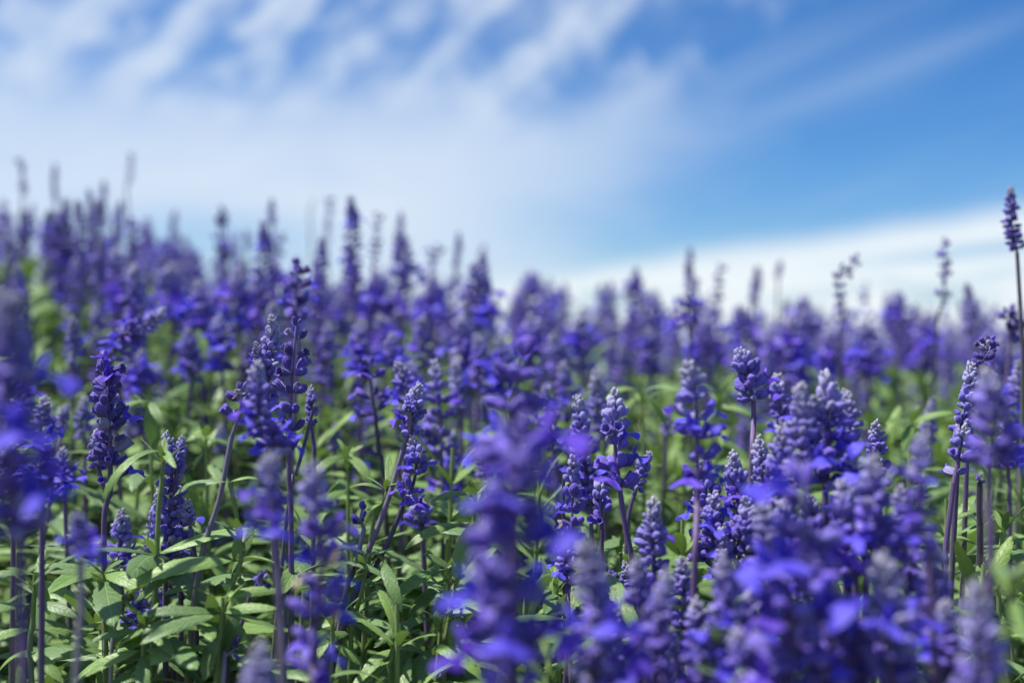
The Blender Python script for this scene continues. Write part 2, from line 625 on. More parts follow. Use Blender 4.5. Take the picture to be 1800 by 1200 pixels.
def frame(z, up=Vector((0, 0, 1)), roll=0.0):
    z = z.normalized()
    y = up - z * up.dot(z)
    if y.length < 1e-4:
        y = Vector((0, 1, 0)) - z * z.y
    y.normalize()
    x = y.cross(z)
    R = Matrix((x, y, z)).transposed().to_4x4()
    return R @ Matrix.Rotation(roll, 4, 'Z')


STYLES = {
    #        spacing tip, base;  n    bud len tip, base;  elev tip, base;  cups  tone
    'bud':   (0.0022, 0.0054, 10, 0.0028, 0.0066, 62, 22, 0.05, 'v'),
    'pale':  (0.0022, 0.0050, 10, 0.0028, 0.0062, 62, 20, 0.03, 'p'),
    'bloom': (0.0024, 0.0058, 10, 0.0030, 0.0067, 60, 20, 0.12, 'v'),
    'whorl': (0.0042, 0.0096, 7, 0.0036, 0.0082, 60, 30, 0.10, 'v'),
    'loose': (0.0070, 0.0115, 4, 0.0050, 0.0092, 60, 38, 0.30, 'd'),
    'dark':  (0.0045, 0.0072, 7, 0.0055, 0.0080, 55, 30, 0.45, 'd'),
    'solid': (0.0034, 0.0058, 10, 0.0055, 0.0070, 55, 18, 0.15, 'n'),
    'tier':  (0.0066, 0.0090, 9, 0.0060, 0.0078, 55, 22, 0.15, 'n'),
    'bare':  (0.0090, 0.0150, 3, 0.0030, 0.0040, 50, 40, 0.50, 'g'),
}


def spike(pts, style, sc, rng, nflow=0, tans=0, taper=0.25):
    """pieces of one flower spike along a line from its tip down: (kind, variant, matrix, colour)"""
    sp0, sp1, nper, bl0, bl1, e0, e1, pcup, tone = STYLES[style]
    cum = [0.0]
    for a, b in zip(pts[:-1], pts[1:]):
        cum.append(cum[-1] + (b - a).length)
    L = cum[-1]

    def at(s):
        s = max(0.0, min(L, s))
        k = 0
        while k < len(cum) - 2 and cum[k + 1] < s:
            k += 1
        f = (s - cum[k]) / max(1e-9, cum[k + 1] - cum[k])
        return pts[k].lerp(pts[k + 1], f), (pts[k] - pts[k + 1]).normalized()
    out = []
    s = 0.0005 * sc
    rot = rng.uniform(0, 6.28)
    spots = []
    tip_len = min(0.025 * sc, 0.45 * L + 0.004) if tone not in 'dn' else 0.006
    first = True
    while s < L:
        g = min(1.0, s / max(tip_len, 0.004))
        p, T = at(s)
        fr = s / L
        A = T.orthogonal().normalized()
        B = T.cross(A)
        n = nper if not first else 3
        n = max(2, int(round(n * rng.uniform(0.8, 1.15))))
        if tone == 'g':
            n = rng.choice((1, 2, 2, 3, 4))
        elif fr > 0.75 and rng.random() < 0.35:
            n = max(2, n - 3)
        bl = (bl0 + (bl1 - bl0) * (1 - (1 - g) ** 1.5)) * sc
        el = RAD(e0 + (e1 - e0) * g)
        if first and tone != 'd':
            el = RAD(78)
        gapc, gapw = rng.uniform(0, 6.28), (rng.choice((0, 0, 0, .5, .9)) if g > .7 else 0)
        tw = Vector((rng.uniform(-1, 1), rng.uniform(-1, 1), rng.uniform(-1, 1))) * 0.22 * g
        A = (A + tw).normalized()
        B = T.cross(A).normalized()
        for k in range(n):
            a = rot + 2 * math.pi * (k + rng.uniform(-.3, .3)) / n
            if abs((a - gapc + math.pi) % (2 * math.pi) - math.pi) < gapw:
                continue
            d = (A * math.cos(a) + B * math.sin(a))
            ee = el + rng.uniform(-.32, .32)
            dirv = d * math.cos(ee) + T * math.sin(ee)
            ln = bl * rng.uniform(0.70, 1.20)
            if g > .8 and rng.random() < 0.14:
                ln *= 0.55
            base = p + d * (0.0008 + 0.0022 * g * rng.random()) * sc + T * rng.uniform(-.0010, .0010) * sc
            kind = 'cup' if (g > .6 and rng.random() < pcup) else 'bud'
            if tone in 'vp':
                c = lerp(PALE, LAV, g * 1.9 if tone == 'v' else g * 1.25)
                c = lerp(c, VIO, (g - 0.40) * 1.9 if tone == 'v' else (g - .65) * 1.3)
                c = lerp(c, DEEP, rng.uniform(-.4, .75) * g)
                if rng.random() < .10:
                    c = lerp(c, PALE, .5)
            elif tone == 'n':
                c = lerp(VIO, LAV, rng.uniform(-.5, .6))
                c = lerp(c, DEEP, rng.uniform(0, 1.0))
            elif tone == 'd':
                c = lerp(DEEP, NAVY, rng.uniform(0, 1.0))
                c = lerp(c, VIO, rng.uniform(-.3, .6))
                if rng.random() < .06:
                    c = lerp(c, PALE, .55)
            else:
                c = lerp(GREY, STEMV, rng.uniform(0, .8))
                if rng.random() < .2:
                    c = TAN * 0.8
            c = c * rng.uniform(0.82, 1.18)
            fat = rng.uniform(.92, 1.18)
            M = Matrix.Translation(base) @ frame(dirv, T, rng.uniform(-.5, .5)) @ Matrix.Diagonal((ln * fat, ln * fat, ln, 1))
            out.append((kind, rng.randrange(6), M, c))
            if g > 0.75 and abs(ee) < 1.0:
                spots.append((base + dirv * ln * 0.55, dirv, T))
        first = False
        rot += 2.4 if nper > 6 else math.pi / nper + rng.uniform(-.2, .2)
        s += (sp0 + (sp1 - sp0) * g) * sc * rng.uniform(0.85, 1.15)
    rng.shuffle(spots)
    for k in range(min(nflow, len(spots))):
        b, dv, T = spots[k]
        size = 0.0088 * sc * rng.uniform(.75, 1.2)
        dv = (dv + Vector((0, 0, rng.uniform(-.15, .35)))).normalized()
        M = Matrix.Translation(b) @ frame(dv, Vector((0, 0, 1)), rng.uniform(-.35, .35)) @ Matrix.Scale(size, 4)
        out.append(('flower', rng.randrange(3), M, (PETAL if rng.random() < .7 else PETAL2) * rng.uniform(.85, 1.15)))
    for k in range(tans):
        if not spots:
            break
        b, dv, T = spots[-1 - k]
        M = Matrix.Translation(b - dv * .002) @ frame(dv, Vector((0, 0, 1)), rng.uniform(-1, 1)) @ Matrix.Scale(0.0058 * sc, 4)
        out.append(('flower', rng.randrange(3), M, TAN * rng.uniform(.8, 1.2)))
    return out


# ------------------------------------------------------------------ objects
def new(name, data, parent=None, M=None, color=None):
    o = bpy.data.objects.new(name, data)
    COL.objects.link(o)
    if parent is not None:
        o.parent = parent
    if M is not None:
        o.matrix_basis = M
    if color is not None:
        o.color = (color[0], color[1], color[2], 1.0)
    return o


def thing(name, loc, label, cat, group=None):
    o = new(name, None)
    o.empty_display_size = 0.02
    o.location = loc
    o['label'] = label
    o['category'] = cat
    if group:
        o['group'] = group
    return o


def add_spike(root, base, pts, pieces, sharp, sc=1.0, stemcol=STEMV):
    """rachis mesh under root, buds and flowers under the rachis; base is the root's origin"""
    off = Matrix.Translation(-base)
    n = len(pts)
    rad = [0.0007 * sc + 0.0007 * sc * (i / n) for i in range(n)]
    t = tube([p - base for p in pts], rad, [lerp(LAV * .6, stemcol, i / n * 2) for i in range(n)], 6)
    fs = new('flower_spike', tpl_mesh('flower_spike', t, M_STEM), root)
    acc = Acc()
    for kind, var, M, c in pieces:
        if kind == 'flower':
            new('flower', ME_COR[var % 3], fs, off @ M, c)
        elif sharp:
            if kind == 'cup':
                new('calyx', ME_CUP[var % 2], fs, off @ M, c)
            else:
                new('bud', ME_BUD[var % 3], fs, off @ M, c)
        else:
            acc.add(T_CUPM[0] if kind == 'cup' else T_BUDM[var % 2], off @ M, c)
    if acc.n:
        b = new('buds', acc.mesh('buds', M_BUD), fs)
        b['kind'] = 'stuff'
    return fs


def leaf_matrix(base, tip, normal, wide=1.0):
    y = tip - base
    ln = y.length
    y = y.normalized()
    z = normal - y * normal.dot(y)
    if z.length < 1e-4:
        z = y.orthogonal()
    z.normalize()
    x = y.cross(z)
    R = Matrix((x, y, z)).transposed().to_4x4()
    return Matrix.Translation(base) @ R @ Matrix.Diagonal((ln * wide, ln, ln, 1))


def leaf_col(rng, young=0.0):
    c = LEAFC[rng.randrange(4)] * rng.uniform(0.80, 1.18)
    return lerp(c, np.array((0.185, 0.300, 0.055)), young * rng.uniform(.5, 1))


def leaf_nodes(axis_pts, heights, rng, size, top_young=True, small=0.4):
    """leaf pairs on a stem given bottom-up; returns (variant, matrix, colour)"""
    out = []
    rot = rng.uniform(0, 3.14)
    n = len(heights)
    for k, (p, f) in enumerate(heights):             # f 0 low .. 1 top
        rot += math.pi / 2 + rng.uniform(-.35, .35)
        for sd in (0, math.pi):
            a = rot + sd + rng.uniform(-.25, .25)
            d = Vector((math.cos(a), math.sin(a), 0))
            el = -0.42 + 1.30 * f ** 2.0 + rng.uniform(-.35, .25)
            ln = size * (1.0 - 0.55 * f ** 3) * rng.uniform(.75, 1.2)
            dv = d * math.cos(el) + Vector((0, 0, math.sin(el)))
            nrm = Vector((0, 0, 1)) - d * 0.2 + Vector((rng.uniform(-.4, .4), rng.uniform(-.4, .4), 0))
            var = min(9, max(0, int(rng.gauss(4.5 - 1.5 * f, 2.0))))
            out.append((var, leaf_matrix(p, p + dv * ln, nrm, rng.uniform(.85, 1.1)), leaf_col(rng, f ** 3)))
        if rng.random() < small + f * .3:
            for sd in (0.9, 0.9 + math.pi):
                a = rot + sd
                d = Vector((math.cos(a), math.sin(a), 0))
                ln = size * rng.uniform(.25, .48)
                el = rng.uniform(.3, .9)
                dv = d * math.cos(el) + Vector((0, 0, math.sin(el)))
                out.append((rng.randrange(6), leaf_matrix(p, p + dv * ln, Vector((0, 0, 1)) - d * .6, rng.uniform(.8, 1.1)), leaf_col(rng, .6)))
    return out


# ------------------------------------------------------------------ the setting
gx = np.concatenate([[-3000, -300, -40, -12], np.linspace(-6, 6, 61), [12, 40, 300, 3000]])
gy = np.concatenate([[-300, -30, -6, -2], np.linspace(-1, 9, 61), [12, 20, 40, 100, 300, 1000, 4000]])
GX, GY = np.meshgrid(gx, gy)
GZ = ground(GX, GY) + 0.008 * np.sin(GX * 23.0) * np.cos(GY * 19.0) * (np.abs(GX) < 5) * (GY < 8)
gv = np.stack([GX.ravel(), GY.ravel(), GZ.ravel()], 1)
go = new('ground', mesh_from('ground', gv, grid_tris(len(gy), len(gx)), np.zeros((len(gv), 2)), None, M_SOIL))
go['kind'] = 'structure'
go['label'] = 'dark bare soil under the salvia plants'


def zg(x, y):
    return float(ground(x, y))


# ------------------------------------------------------------------ single salvia plants
FOCUS0, FOCUS1 = 0.54, 0.735
HEROES = []


def plant(label, d, sp, style, wid, stem=(), fl=0, tans=0, side=(), seed=None, stemcol=STEMV, leaves=None, name='salvia_plant', grow=1.13,
          group=None, sharp=None, thick=1.0):
    """sp, stem: photo pixels from the tip down, all at depth d; side: further (pixels, style, width, flowers) spikes"""
    seed = seed if seed is not None else int(sp[0][0] * 7 + sp[0][1] * 13)
    rng = random.Random(seed)
    if sharp is None:
        sharp = FOCUS0 <= d <= FOCUS1
    ctl = [P(x, y, d) for x, y in sp]
    if len(ctl) == 2:
        ctl.insert(1, ctl[0].lerp(ctl[1], .5))
    for q in range(1, len(ctl) - 1):
        ctl[q] = ctl[q] + Vector((rng.uniform(-1, 1), rng.uniform(-2, 2), 0)) * 0.0016
    pts = catmull(ctl, 0.003)
    low = [pts[-1]] + [P(x, y, d) for x, y in stem]
    last = low[-1]
    prev = low[-2] if len(low) > 1 else pts[max(0, len(pts) - 8)]
    t = (last - prev).normalized() if (last - prev).length > 1e-6 else Vector((0, 0, -1))
    if t.z > -0.5:
        t = Vector((t.x * .4, 0, -1)).normalized()
    hgt = last.z - zg(last.x, last.y)
    bx = last.x + t.x / -t.z * hgt * 0.45 + rng.uniform(-.012, .012)
    by = last.y + rng.uniform(0.0, .03)
    base = Vector((bx, by, zg(bx, by) - 0.004))
    mid = last.lerp(base, 0.5) + Vector((t.x * .012, 0, 0))
    low += [mid, base]
    ps = catmull(low, 0.008)
    n = len(ps)
    cum = 0.0
    cols, rad = [], []
    sc = wid * grow / (FPX / d) / 0.0185
    for i, p in enumerate(ps):
        if i:
            cum += (p - ps[i - 1]).length
        cols.append(lerp(stemcol, STEMG, (cum - 0.06) / 0.10))
        rad.append((0.0014 + 0.0008 * min(1, cum / 0.2)) * (0.6 + 0.4 * sc) * thick)
    root = thing(name, base, label, 'flower', group)
    if group is None:
        HEROES.append((P(0, 0, d).y, (pts[-1].x + base.x) / 2, label))
    new('stem', tpl_mesh('stem', tube([p - base for p in ps], rad, cols, 8), M_STEM), root)
    add_spike(root, base, pts, spike(pts, style, sc, rng, fl, tans), sharp, sc, stemcol)
    for (sps, sst, swid, sfl) in side:
        q = catmull([P(x, y, d) + Vector((0, rng.uniform(-.012, .012), 0)) for x, y in sps], 0.003)
        k = min(range(n), key=lambda i: (ps[i] - q[-1]).length + (10 if ps[i].z > q[-1].z - .002 else 0))
        ssc = swid * grow / (FPX / d) / 0.0185
        br = catmull([q[-1], q[-1].lerp(ps[k], .5) + Vector((0, 0, -.004)), ps[k]], 0.006)
        new('stem', tpl_mesh('stem', tube([p - base for p in br], [.0011] * len(br), [stemcol] * len(br), 6), M_STEM), root)
        add_spike(root, base, q, spike(q, sst, ssc, rng, sfl), sharp, ssc, stemcol)
    # leaves low on the stem
    nl = 3 if leaves is None else leaves
    zc = zg(base.x, base.y) + 0.405
    for k in range(nl):
        zt = zc - 0.03 - 0.045 * k - rng.uniform(0, .02)
        cand = [p for p in ps if p.z <= zt]
        if not cand:
            continue
        for var, M, c in leaf_nodes(None, [(cand[0], 0.45 - .15 * k)], rng, 0.062, small=.3):
            new('leaf', M_LEAFS[var], root, Matrix.Translation(-base) @ M, c)
    return root


def leafy(label, d, stem, leaves, seed=0, bud=None, young=0.2, name='leafy_sage_shoot'):
    """a flowerless shoot: stem pixels from its top down, leaves as (base pixel, tip pixel, blade variant, width)"""
    rng = random.Random(seed)
    top = [P(x, y, d) for x, y in stem]
    last = top[-1]
    bx, by = last.x + rng.uniform(-.02, .02), last.y + rng.uniform(0, .03)
    base = Vector((bx, by, zg(bx, by) - 0.004))
    ps = catmull(top + [last.lerp(base, .5) + Vector((rng.uniform(-.01, .01), 0, 0)), base], 0.008)
    n = len(ps)
    root = thing(name, base, label, 'plant', 'flowerless leafy shoots between the flower stems')
    off = Matrix.Translation(-base)
    young_c = np.array((0.20, 0.29, 0.07))
    new('stem', tpl_mesh('stem', tube([p - base for p in ps], [.0011 + .0012 * min(1, i / n * 2) for i in range(n)],
                                      [lerp(young_c, STEMG, i / n * 3) for i in range(n)], 8), M_STEM), root)
    for (x0, y0, x1, y1, var, wd) in leaves:
        b = P(x0, y0, d)
        k = min(range(n), key=lambda i: (ps[i] - b).length)
        gap = (ps[k] - b).length
        b = b + Vector((0, rng.uniform(-.004, .004), 0))
        if gap > 0.005:
            far = ps[min(n - 1, k + int(gap * 60))]
            br = catmull([b, b.lerp(far, .5) + Vector((0, 0, .003)), far], .008)
            new('stem', tpl_mesh('stem', tube([p - base for p in br], [.0010] * len(br), [lerp(young_c, STEMG, .5)] * len(br), 6), M_STEM), root)
        else:
            b = ps[k].copy()
        tip = P(x1, y1, d) + Vector((0, rng.uniform(-.028, .012), 0))
        nrm = Vector((rng.uniform(-.25, .25), -0.55 + rng.uniform(-.25, .2), 0.85))
        new('leaf', M_LEAFS[var], root, off @ leaf_matrix(b, tip, nrm, wd), leaf_col(rng, young))
    if bud:
        (x0, y0, x1, y1, wid) = bud
        q = catmull([P(x0, y0, d), P(x1, y1, d)], .002)
        sc = wid / (FPX / d) / 0.0185
        add_spike(root, base, q, spike(q, 'pale', sc, rng), True, sc, STEMG)
    # crown of small young leaves at the top and ordinary pairs lower down
    hts = []
    for k in range(4):
        zt = ps[0].z - 0.055 - .036 * k
        c = [p for p in ps if p.z <= zt]
        if c:
            hts.append((c[0], .45 - .12 * k))
    for var, M, c in leaf_nodes(None, hts, rng, .062, small=.3):
        new('leaf', M_LEAFS[var], root, off @ M, c)
    for k in range(4):
        a = k * math.pi / 2 + rng.uniform(-.3, .3)
        dv = Vector((math.cos(a) * .7, math.sin(a) * .7, rng.uniform(.4, .9)))
        new('leaf', M_LEAFS[rng.randrange(5)], root, off @ leaf_matrix(ps[1], ps[1] + dv * rng.uniform(.014, .024), Vector((0, 0, 1)) - dv * .3, .9), leaf_col(rng, .9))
    return root


# ================================================================== flower stems one can tell apart
# --- close to the lens, well in front of the focus
plant('thick violet spike with pale rounded tip and stout purple stem beside a petal stub', 0.37,
      [(14, 522), (10, 700), (22, 860), (36, 960)], 'bud', 120, [(36, 1080), (42, 1200)], fl=9, leaves=0)
plant('short stub of bright violet petals on a pale knobbly stem beside the thick edge spike', 0.44,
      [(131, 905), (138, 950), (141, 985)], 'bloom', 50, [(143, 1080), (134, 1200)], fl=6, stemcol=GREY, leaves=0)
plant('pale lavender spike on a straight grey stem next to a spike with tan dead petals', 0.42,
      [(478, 800), (480, 870), (482, 938)], 'pale', 74, [(492, 1050), (497, 1200)], fl=4, stemcol=lerp(STEMV, GREY, .6), leaves=0)
plant('bright violet blooming spike with tan withered petals hanging from its lower stem', 0.43,
      [(548, 818), (556, 900), (566, 985), (562, 1080), (552, 1190)], 'whorl', 82, [(548, 1230)], fl=9, tans=7, leaves=0)
plant('whitish furry spike tip just rising beside a straight grey stem', 0.38,
      [(456, 1138), (452, 1230), (450, 1330)], 'pale', 84, [], leaves=0)
plant('dark violet spike with wide lobed whorls towering above the big blue-violet one', 0.46,
      [(918, 625), (908, 700), (905, 790)], 'tier', 92, [(903, 900)], fl=4, stemcol=STEMD, leaves=0)
plant('biggest spike of all, tall and blue-violet with broad drooping petals in separate whorls', 0.365,
      [(906, 775), (900, 900), (905, 1050), (895, 1260)], 'solid', 140, [(895, 1420)], fl=12, leaves=0)
plant('stout pale lavender spike close beside the biggest blue-violet spike', 0.41,
      [(1030, 955), (1042, 1080), (1046, 1230)], 'pale', 104, [(1046, 1300)], fl=5, leaves=0)
plant('smaller lavender spike next to the stout pale one, buds in even whorls', 0.43,
      [(1172, 1010), (1164, 1100), (1158, 1220)], 'bud', 72, [(1158, 1290)], fl=3, leaves=0)
plant('slender lavender spike with scattered open petals in front of the dense violet clump', 0.47,
      [(1120, 985), (1128, 1050), (1136, 1130)], 'bloom', 58, [(1138, 1220)], fl=3, leaves=0)
plant('broad deep violet spike with large blue petals before the dense clump', 0.41,
      [(1416, 850), (1405, 960), (1398, 1080), (1385, 1240)], 'solid', 128, [(1385, 1330)], fl=12, leaves=0)
plant('rounded lavender blue spike leaning out of the dense clump beside the leafy gap', 0.46,
      [(1532, 812), (1545, 900), (1562, 985)], 'bud', 88, [(1570, 1100)], fl=4, leaves=0)
plant('narrow violet spike with a bare neck between tip and lower whorls', 0.42,
      [(1621, 768), (1622, 830), (1624, 905), (1630, 975)], 'whorl', 58, [(1640, 1100)], fl=3, leaves=0)
plant('pale lavender spike full of closed buds at the foot of the dense clump', 0.41,
      [(1548, 985), (1556, 1080), (1566, 1240)], 'pale', 108, [(1570, 1300)], fl=3, leaves=0)
plant('violet spike with open petals pressed against the pale bud spike', 0.45,
      [(1632, 950), (1640, 1050), (1650, 1200)], 'bud', 74, [(1655, 1280)], fl=4, leaves=0)
plant('plump pale violet spike by itself near broad green leaves', 0.38,
      [(1715, 1030), (1716, 1120), (1716, 1260)], 'pale', 92, [(1716, 1320)], leaves=0)
plant('violet spike with two spreading blue petals on a straight purple stem', 0.43,
      [(1738, 662), (1742, 730), (1740, 815)], 'bloom', 84, [(1738, 900), (1741, 1030)], fl=5, stemcol=STEMV * 1.15, leaves=0)
plant('violet whorled spike with open petals spread like arms', 0.52,
      [(1212, 645), (1220, 720), (1226, 850)], 'whorl', 66, [(1226, 900), (1222, 980)], fl=10, stemcol=STEMV * 1.1, leaves=0)
plant('short lavender spike tucked low under the broad deep violet one', 0.42,
      [(1470, 1040), (1462, 1120), (1455, 1230)], 'bloom', 84, [(1455, 1290)], fl=4, leaves=0)
plant('squat violet spike with bright petals beside a round leaf under the dense clump', 0.44,
      [(1270, 985), (1276, 1060), (1280, 1150)], 'bloom', 76, [(1282, 1240)], fl=6, leaves=0)

# --- the dense clump
plant('cream tipped spike standing up in the dense violet clump', 0.52,
      [(1406, 678), (1404, 760), (1396, 860)], 'pale', 62, [(1390, 960)], fl=2, leaves=0)
plant('broadest dome topped spike at the summit of the dense violet clump', 0.545,
      [(1452, 664), (1450, 740), (1452, 850)], 'bud', 84, [(1448, 960)], fl=3,
      side=[([(1425, 700), (1430, 790)], 'bud', 56, 1)], leaves=0, sharp=False)
plant('pointed pale tipped spike on the outer shoulder of the dense violet clump', 0.56,
      [(1486, 688), (1489, 730), (1492, 805)], 'pale', 46, [(1490, 900)], fl=1, leaves=0)
plant('spike with a single blue petal sticking out from the clump over the leaves', 0.53,
      [(1500, 800), (1504, 850), (1506, 930)], 'bloom', 60, [(1504, 1010)], fl=4, leaves=0)
plant('grey tipped bud spike low on the sloping flank of the dense violet clump', 0.59,
      [(1334, 772), (1338, 830), (1340, 950)], 'pale', 52, [(1340, 1020)], fl=1, leaves=1)
plant('lavender bud spike half hidden inside the dense violet clump', 0.54,
      [(1376, 750), (1372, 820), (1366, 950)], 'bud', 62, [(1362, 1040)], fl=2, leaves=0, sharp=False)
plant('dark violet spike with a two lobed petal lifted from its tip', 0.60,
      [(1288, 800), (1294, 870), (1300, 985)], 'bloom', 56, [(1304, 1080)], fl=6, leaves=1)
plant('upright violet bud spike behind the purple stem of the open armed one', 0.62,
      [(1238, 808), (1238, 880), (1242, 985)], 'bud', 58, [(1262, 1000), (1308, 1020), (1318, 1090)], fl=3, leaves=1)
plant('lavender spike of closed buds filling the middle of the dense clump', 0.50,
      [(1482, 850), (1486, 920), (1492, 1020)], 'bud', 76, [(1494, 1100)], fl=2, leaves=0)
plant('violet spike with dull bluish whorls at the heart of the dense clump', 0.48,
      [(1340, 890), (1344, 960), (1350, 1060)], 'bloom', 74, [(1352, 1150)], fl=4, leaves=0)
plant('dusky violet spike low at the edge of the dense clump above a green leaf', 0.58,
      [(1268, 930), (1274, 1000), (1284, 1080)], 'bud', 50, [(1300, 1150)], fl=2, leaves=1)
plant('blue-violet spike leaning over at the outer foot of the dense clump', 0.50,
      [(1582, 860), (1586, 930), (1592, 1030)], 'bloom', 62, [(1594, 1120)], fl=3, leaves=0)

# --- the rest of the near mass: look-alikes packed between the ones above
NEARM = [(1200, 985, 1204, 1110, .55, 'bud', 58), (1225, 1060, 1222, 1180, .50, 'bloom', 60), (1320, 1040, 1322, 1170, .47, 'bud', 66), (1350, 1090, 1352, 1230, .43, 'bloom', 78),
         (1430, 930, 1432, 1060, .50, 'solid', 70), (1455, 905, 1460, 1010, .55, 'bud', 60), (1520, 905, 1522, 1020, .54, 'bloom', 60), (1560, 1060, 1560, 1200, .47, 'bud', 66),
         (1600, 990, 1604, 1110, .50, 'bloom', 58), (1500, 1090, 1500, 1230, .42, 'solid', 80), (1660, 1060, 1662, 1200, .44, 'bloom', 62), (1310, 880, 1316, 1000, .57, 'bud', 54),
         (1256, 870, 1262, 980, .59, 'bloom', 50), (1380, 880, 1376, 1000, .52, 'bloom', 64), (1180, 1110, 1182, 1220, .50, 'bud', 60), (1085, 1075, 1090, 1210, .52, 'bloom', 56),
         (1050, 1010, 1060, 1120, .58, 'bud', 48), (1126, 1090, 1124, 1210, .46, 'bud', 66), (1540, 745, 1544, 850, .62, 'bud', 44), (1365, 660, 1366, 760, .72, 'bloom', 44),
         (1420, 870, 1424, 960, .55, 'pale', 54), (1240, 1110, 1242, 1220, .44, 'bloom', 70), (1590, 1120, 1594, 1230, .42, 'bud', 74), (1300, 1110, 1304, 1230, .42, 'bloom', 74)]
AGAIN = []
for i, (x0, y0, x1, y1, d, st, wd) in enumerate(NEARM):
    o = plant({'bud': 'closed violet bud spike pressed among others in the dense clump', 'pale': 'closed violet bud spike pressed among others in the dense clump',
           'bloom': 'violet spike with small open petals pressed among others in the dense clump', 'solid': 'deep violet crowded spike pressed among others in the dense clump'}[st], d,
          [(x0, y0), ((x0 + x1) / 2 + (3 if i % 2 else -3), (y0 + y1) / 2), (x1, y1)], st, wd, [(x1 + (i % 5 - 2) * 3, y1 + 90)], fl=4 if st != 'bud' else 1,
          leaves=1 if d > .5 else 0, seed=500 + i, group='spikes packed in the dense clump', sharp=FOCUS0 + .02 <= d <= FOCUS1)
    AGAIN.append((o, (x0 - 900) / FPX * d, d, {'bud': 'closed violet bud spike', 'pale': 'pale tipped bud spike', 'bloom': 'violet spike with small open petals', 'solid': 'deep violet crowded spike'}[st]))
MIDM = [(632, 570, 640, 660, .95, 'bloom', 46), (668, 560, 676, 640, 1.05, 'bloom', 44), (742, 560, 744, 650, 1.0, 'bud', 44), (690, 590, 694, 660, .90, 'bloom', 44), (812, 560, 816, 660, .98, 'bloom', 50),
        (838, 590, 842, 690, .92, 'bud', 42), (720, 640, 724, 700, .88, 'bloom', 40), (795, 760, 798, 860, .82, 'bud', 42), (756, 720, 760, 820, .86, 'bloom', 42), (880, 600, 884, 700, .95, 'bloom', 50),
        (935, 560, 940, 660, 1.05, 'bloom', 56), (975, 590, 978, 690, 1.0, 'bud', 48), (420, 480, 422, 580, 1.1, 'bloom', 50), (350, 500, 352, 600, 1.05, 'bloom', 52), (385, 560, 390, 650, .95, 'bloom', 46),
        (330, 580, 336, 680, .95, 'bud', 44), (300, 470, 304, 570, 1.15, 'bloom', 54), (450, 500, 452, 590, 1.15, 'bud', 46), (250, 620, 254, 690, .92, 'bloom', 42), 
        (1140, 580, 1144, 660, 1.15, 'bud', 44), (1240, 560, 1244, 650, 1.2, 'bloom', 44), (1300, 540, 1304, 620, 1.3, 'bloom', 44), (1390, 560, 1384, 680, 1.1, 'bloom', 60), (1460, 580, 1464, 670, 1.2, 'bloom', 46),
        (1520, 570, 1524, 660, 1.15, 'bloom', 48),  (1620, 560, 1624, 650, 1.2, 'bloom', 46),  (1760, 600, 1764, 700, .95, 'bloom', 46),
        (1790, 640, 1790, 760, .80, 'bloom', 46), (1770, 740, 1772, 830, .74, 'bloom', 44),  (480, 460, 484, 560, 1.25, 'bloom', 46), (230, 470, 232, 570, 1.2, 'bloom', 50),
        (660, 480, 664, 580, 1.25, 'bloom', 52), (600, 520, 604, 600, 1.2, 'bud', 44), (760, 490, 764, 580, 1.25, 'bloom', 50), (1020, 560, 1022, 660, 1.2, 'bloom', 50), (30, 650, 34, 730, .9, 'bloom', 44),
        (150, 700, 152, 780, .82, 'pale', 36), (20, 780, 24, 880, .7, 'bloom', 46), (110, 790, 114, 870, .72, 'bloom', 40), ]
for i, (x0, y0, x1, y1, d, st, wd) in enumerate(MIDM):
    o = plant({'bud': 'closed violet bud spike at the front of the crowded stand behind the leaves', 'pale': 'pale lavender spike at the front of the crowded stand behind the leaves',
           'bloom': 'violet spike dotted with open blue petals at the front of the crowded stand'}[st], d,
          [(x0, y0), ((x0 + x1) / 2 + (3 if i % 2 else -3), (y0 + y1) / 2), (x1, y1)], st, wd, [(x1 + (i % 5 - 2) * 3, y1 + 80)], fl=8 if st == 'bloom' else 1,
          leaves=2, seed=700 + i, group='spikes at the front of the crowded stand', sharp=False)
    AGAIN.append((o, (x0 - 900) / FPX * d, d, {'bud': 'closed violet bud spike', 'pale': 'pale lavender spike', 'bloom': 'violet spike with open blue petals'}[st]))

# --- in focus
plant('dark navy withered spike with a broken top on a straight stem', 0.625,
      [(186, 640), (194, 700), (200, 780), (194, 868)], 'dark', 56, [(184, 900), (183, 1010), (188, 1200)], fl=4, stemcol=STEMV,
      side=[([(166, 762), (176, 822)], 'bud', 36, 0)])
plant('twin tipped lavender bud spike above drooping leaves, darker whorls below', 0.63,
      [(291, 765), (302, 815), (300, 870), (292, 990)], 'bud', 48, [(290, 1060), (292, 1200)], fl=2,
      side=[([(318, 770), (314, 830)], 'bud', 30, 0)])
plant('full violet bud spike packed tight beside the twin tipped one', 0.645,
      [(314, 868), (318, 930), (318, 1000)], 'bud', 50, [(318, 1060), (316, 1200)], fl=3)
plant('little pale blue bud spike on a thin violet stem next to the packed one', 0.62,
      [(332, 882), (334, 925)], 'pale', 32, [(340, 960), (345, 1060)], leaves=1)
plant('grey violet spike with pale flecked buds crossed by a dry knobbly stem', 0.66,
      [(282, 860), (278, 920), (276, 980)], 'pale', 42, [(270, 1080)], fl=1)
plant('violet spike with bright open petals low down near a pair of green leaves', 0.68,
      [(214, 905), (208, 950), (206, 1000)], 'bloom', 52, [(214, 1040), (212, 1150)], fl=5)
plant('low spray of blue petals deep among the leaves under a dry stem', 0.66,
      [(246, 1040), (242, 1080), (238, 1115)], 'bloom', 40, [(240, 1180)], fl=6, leaves=1)
plant('flat blue petals opening beside the dry knobbly stem among long leaves', 0.655,
      [(292, 1030), (296, 1060), (300, 1095)], 'loose', 40, [(304, 1160)], fl=6, leaves=1)
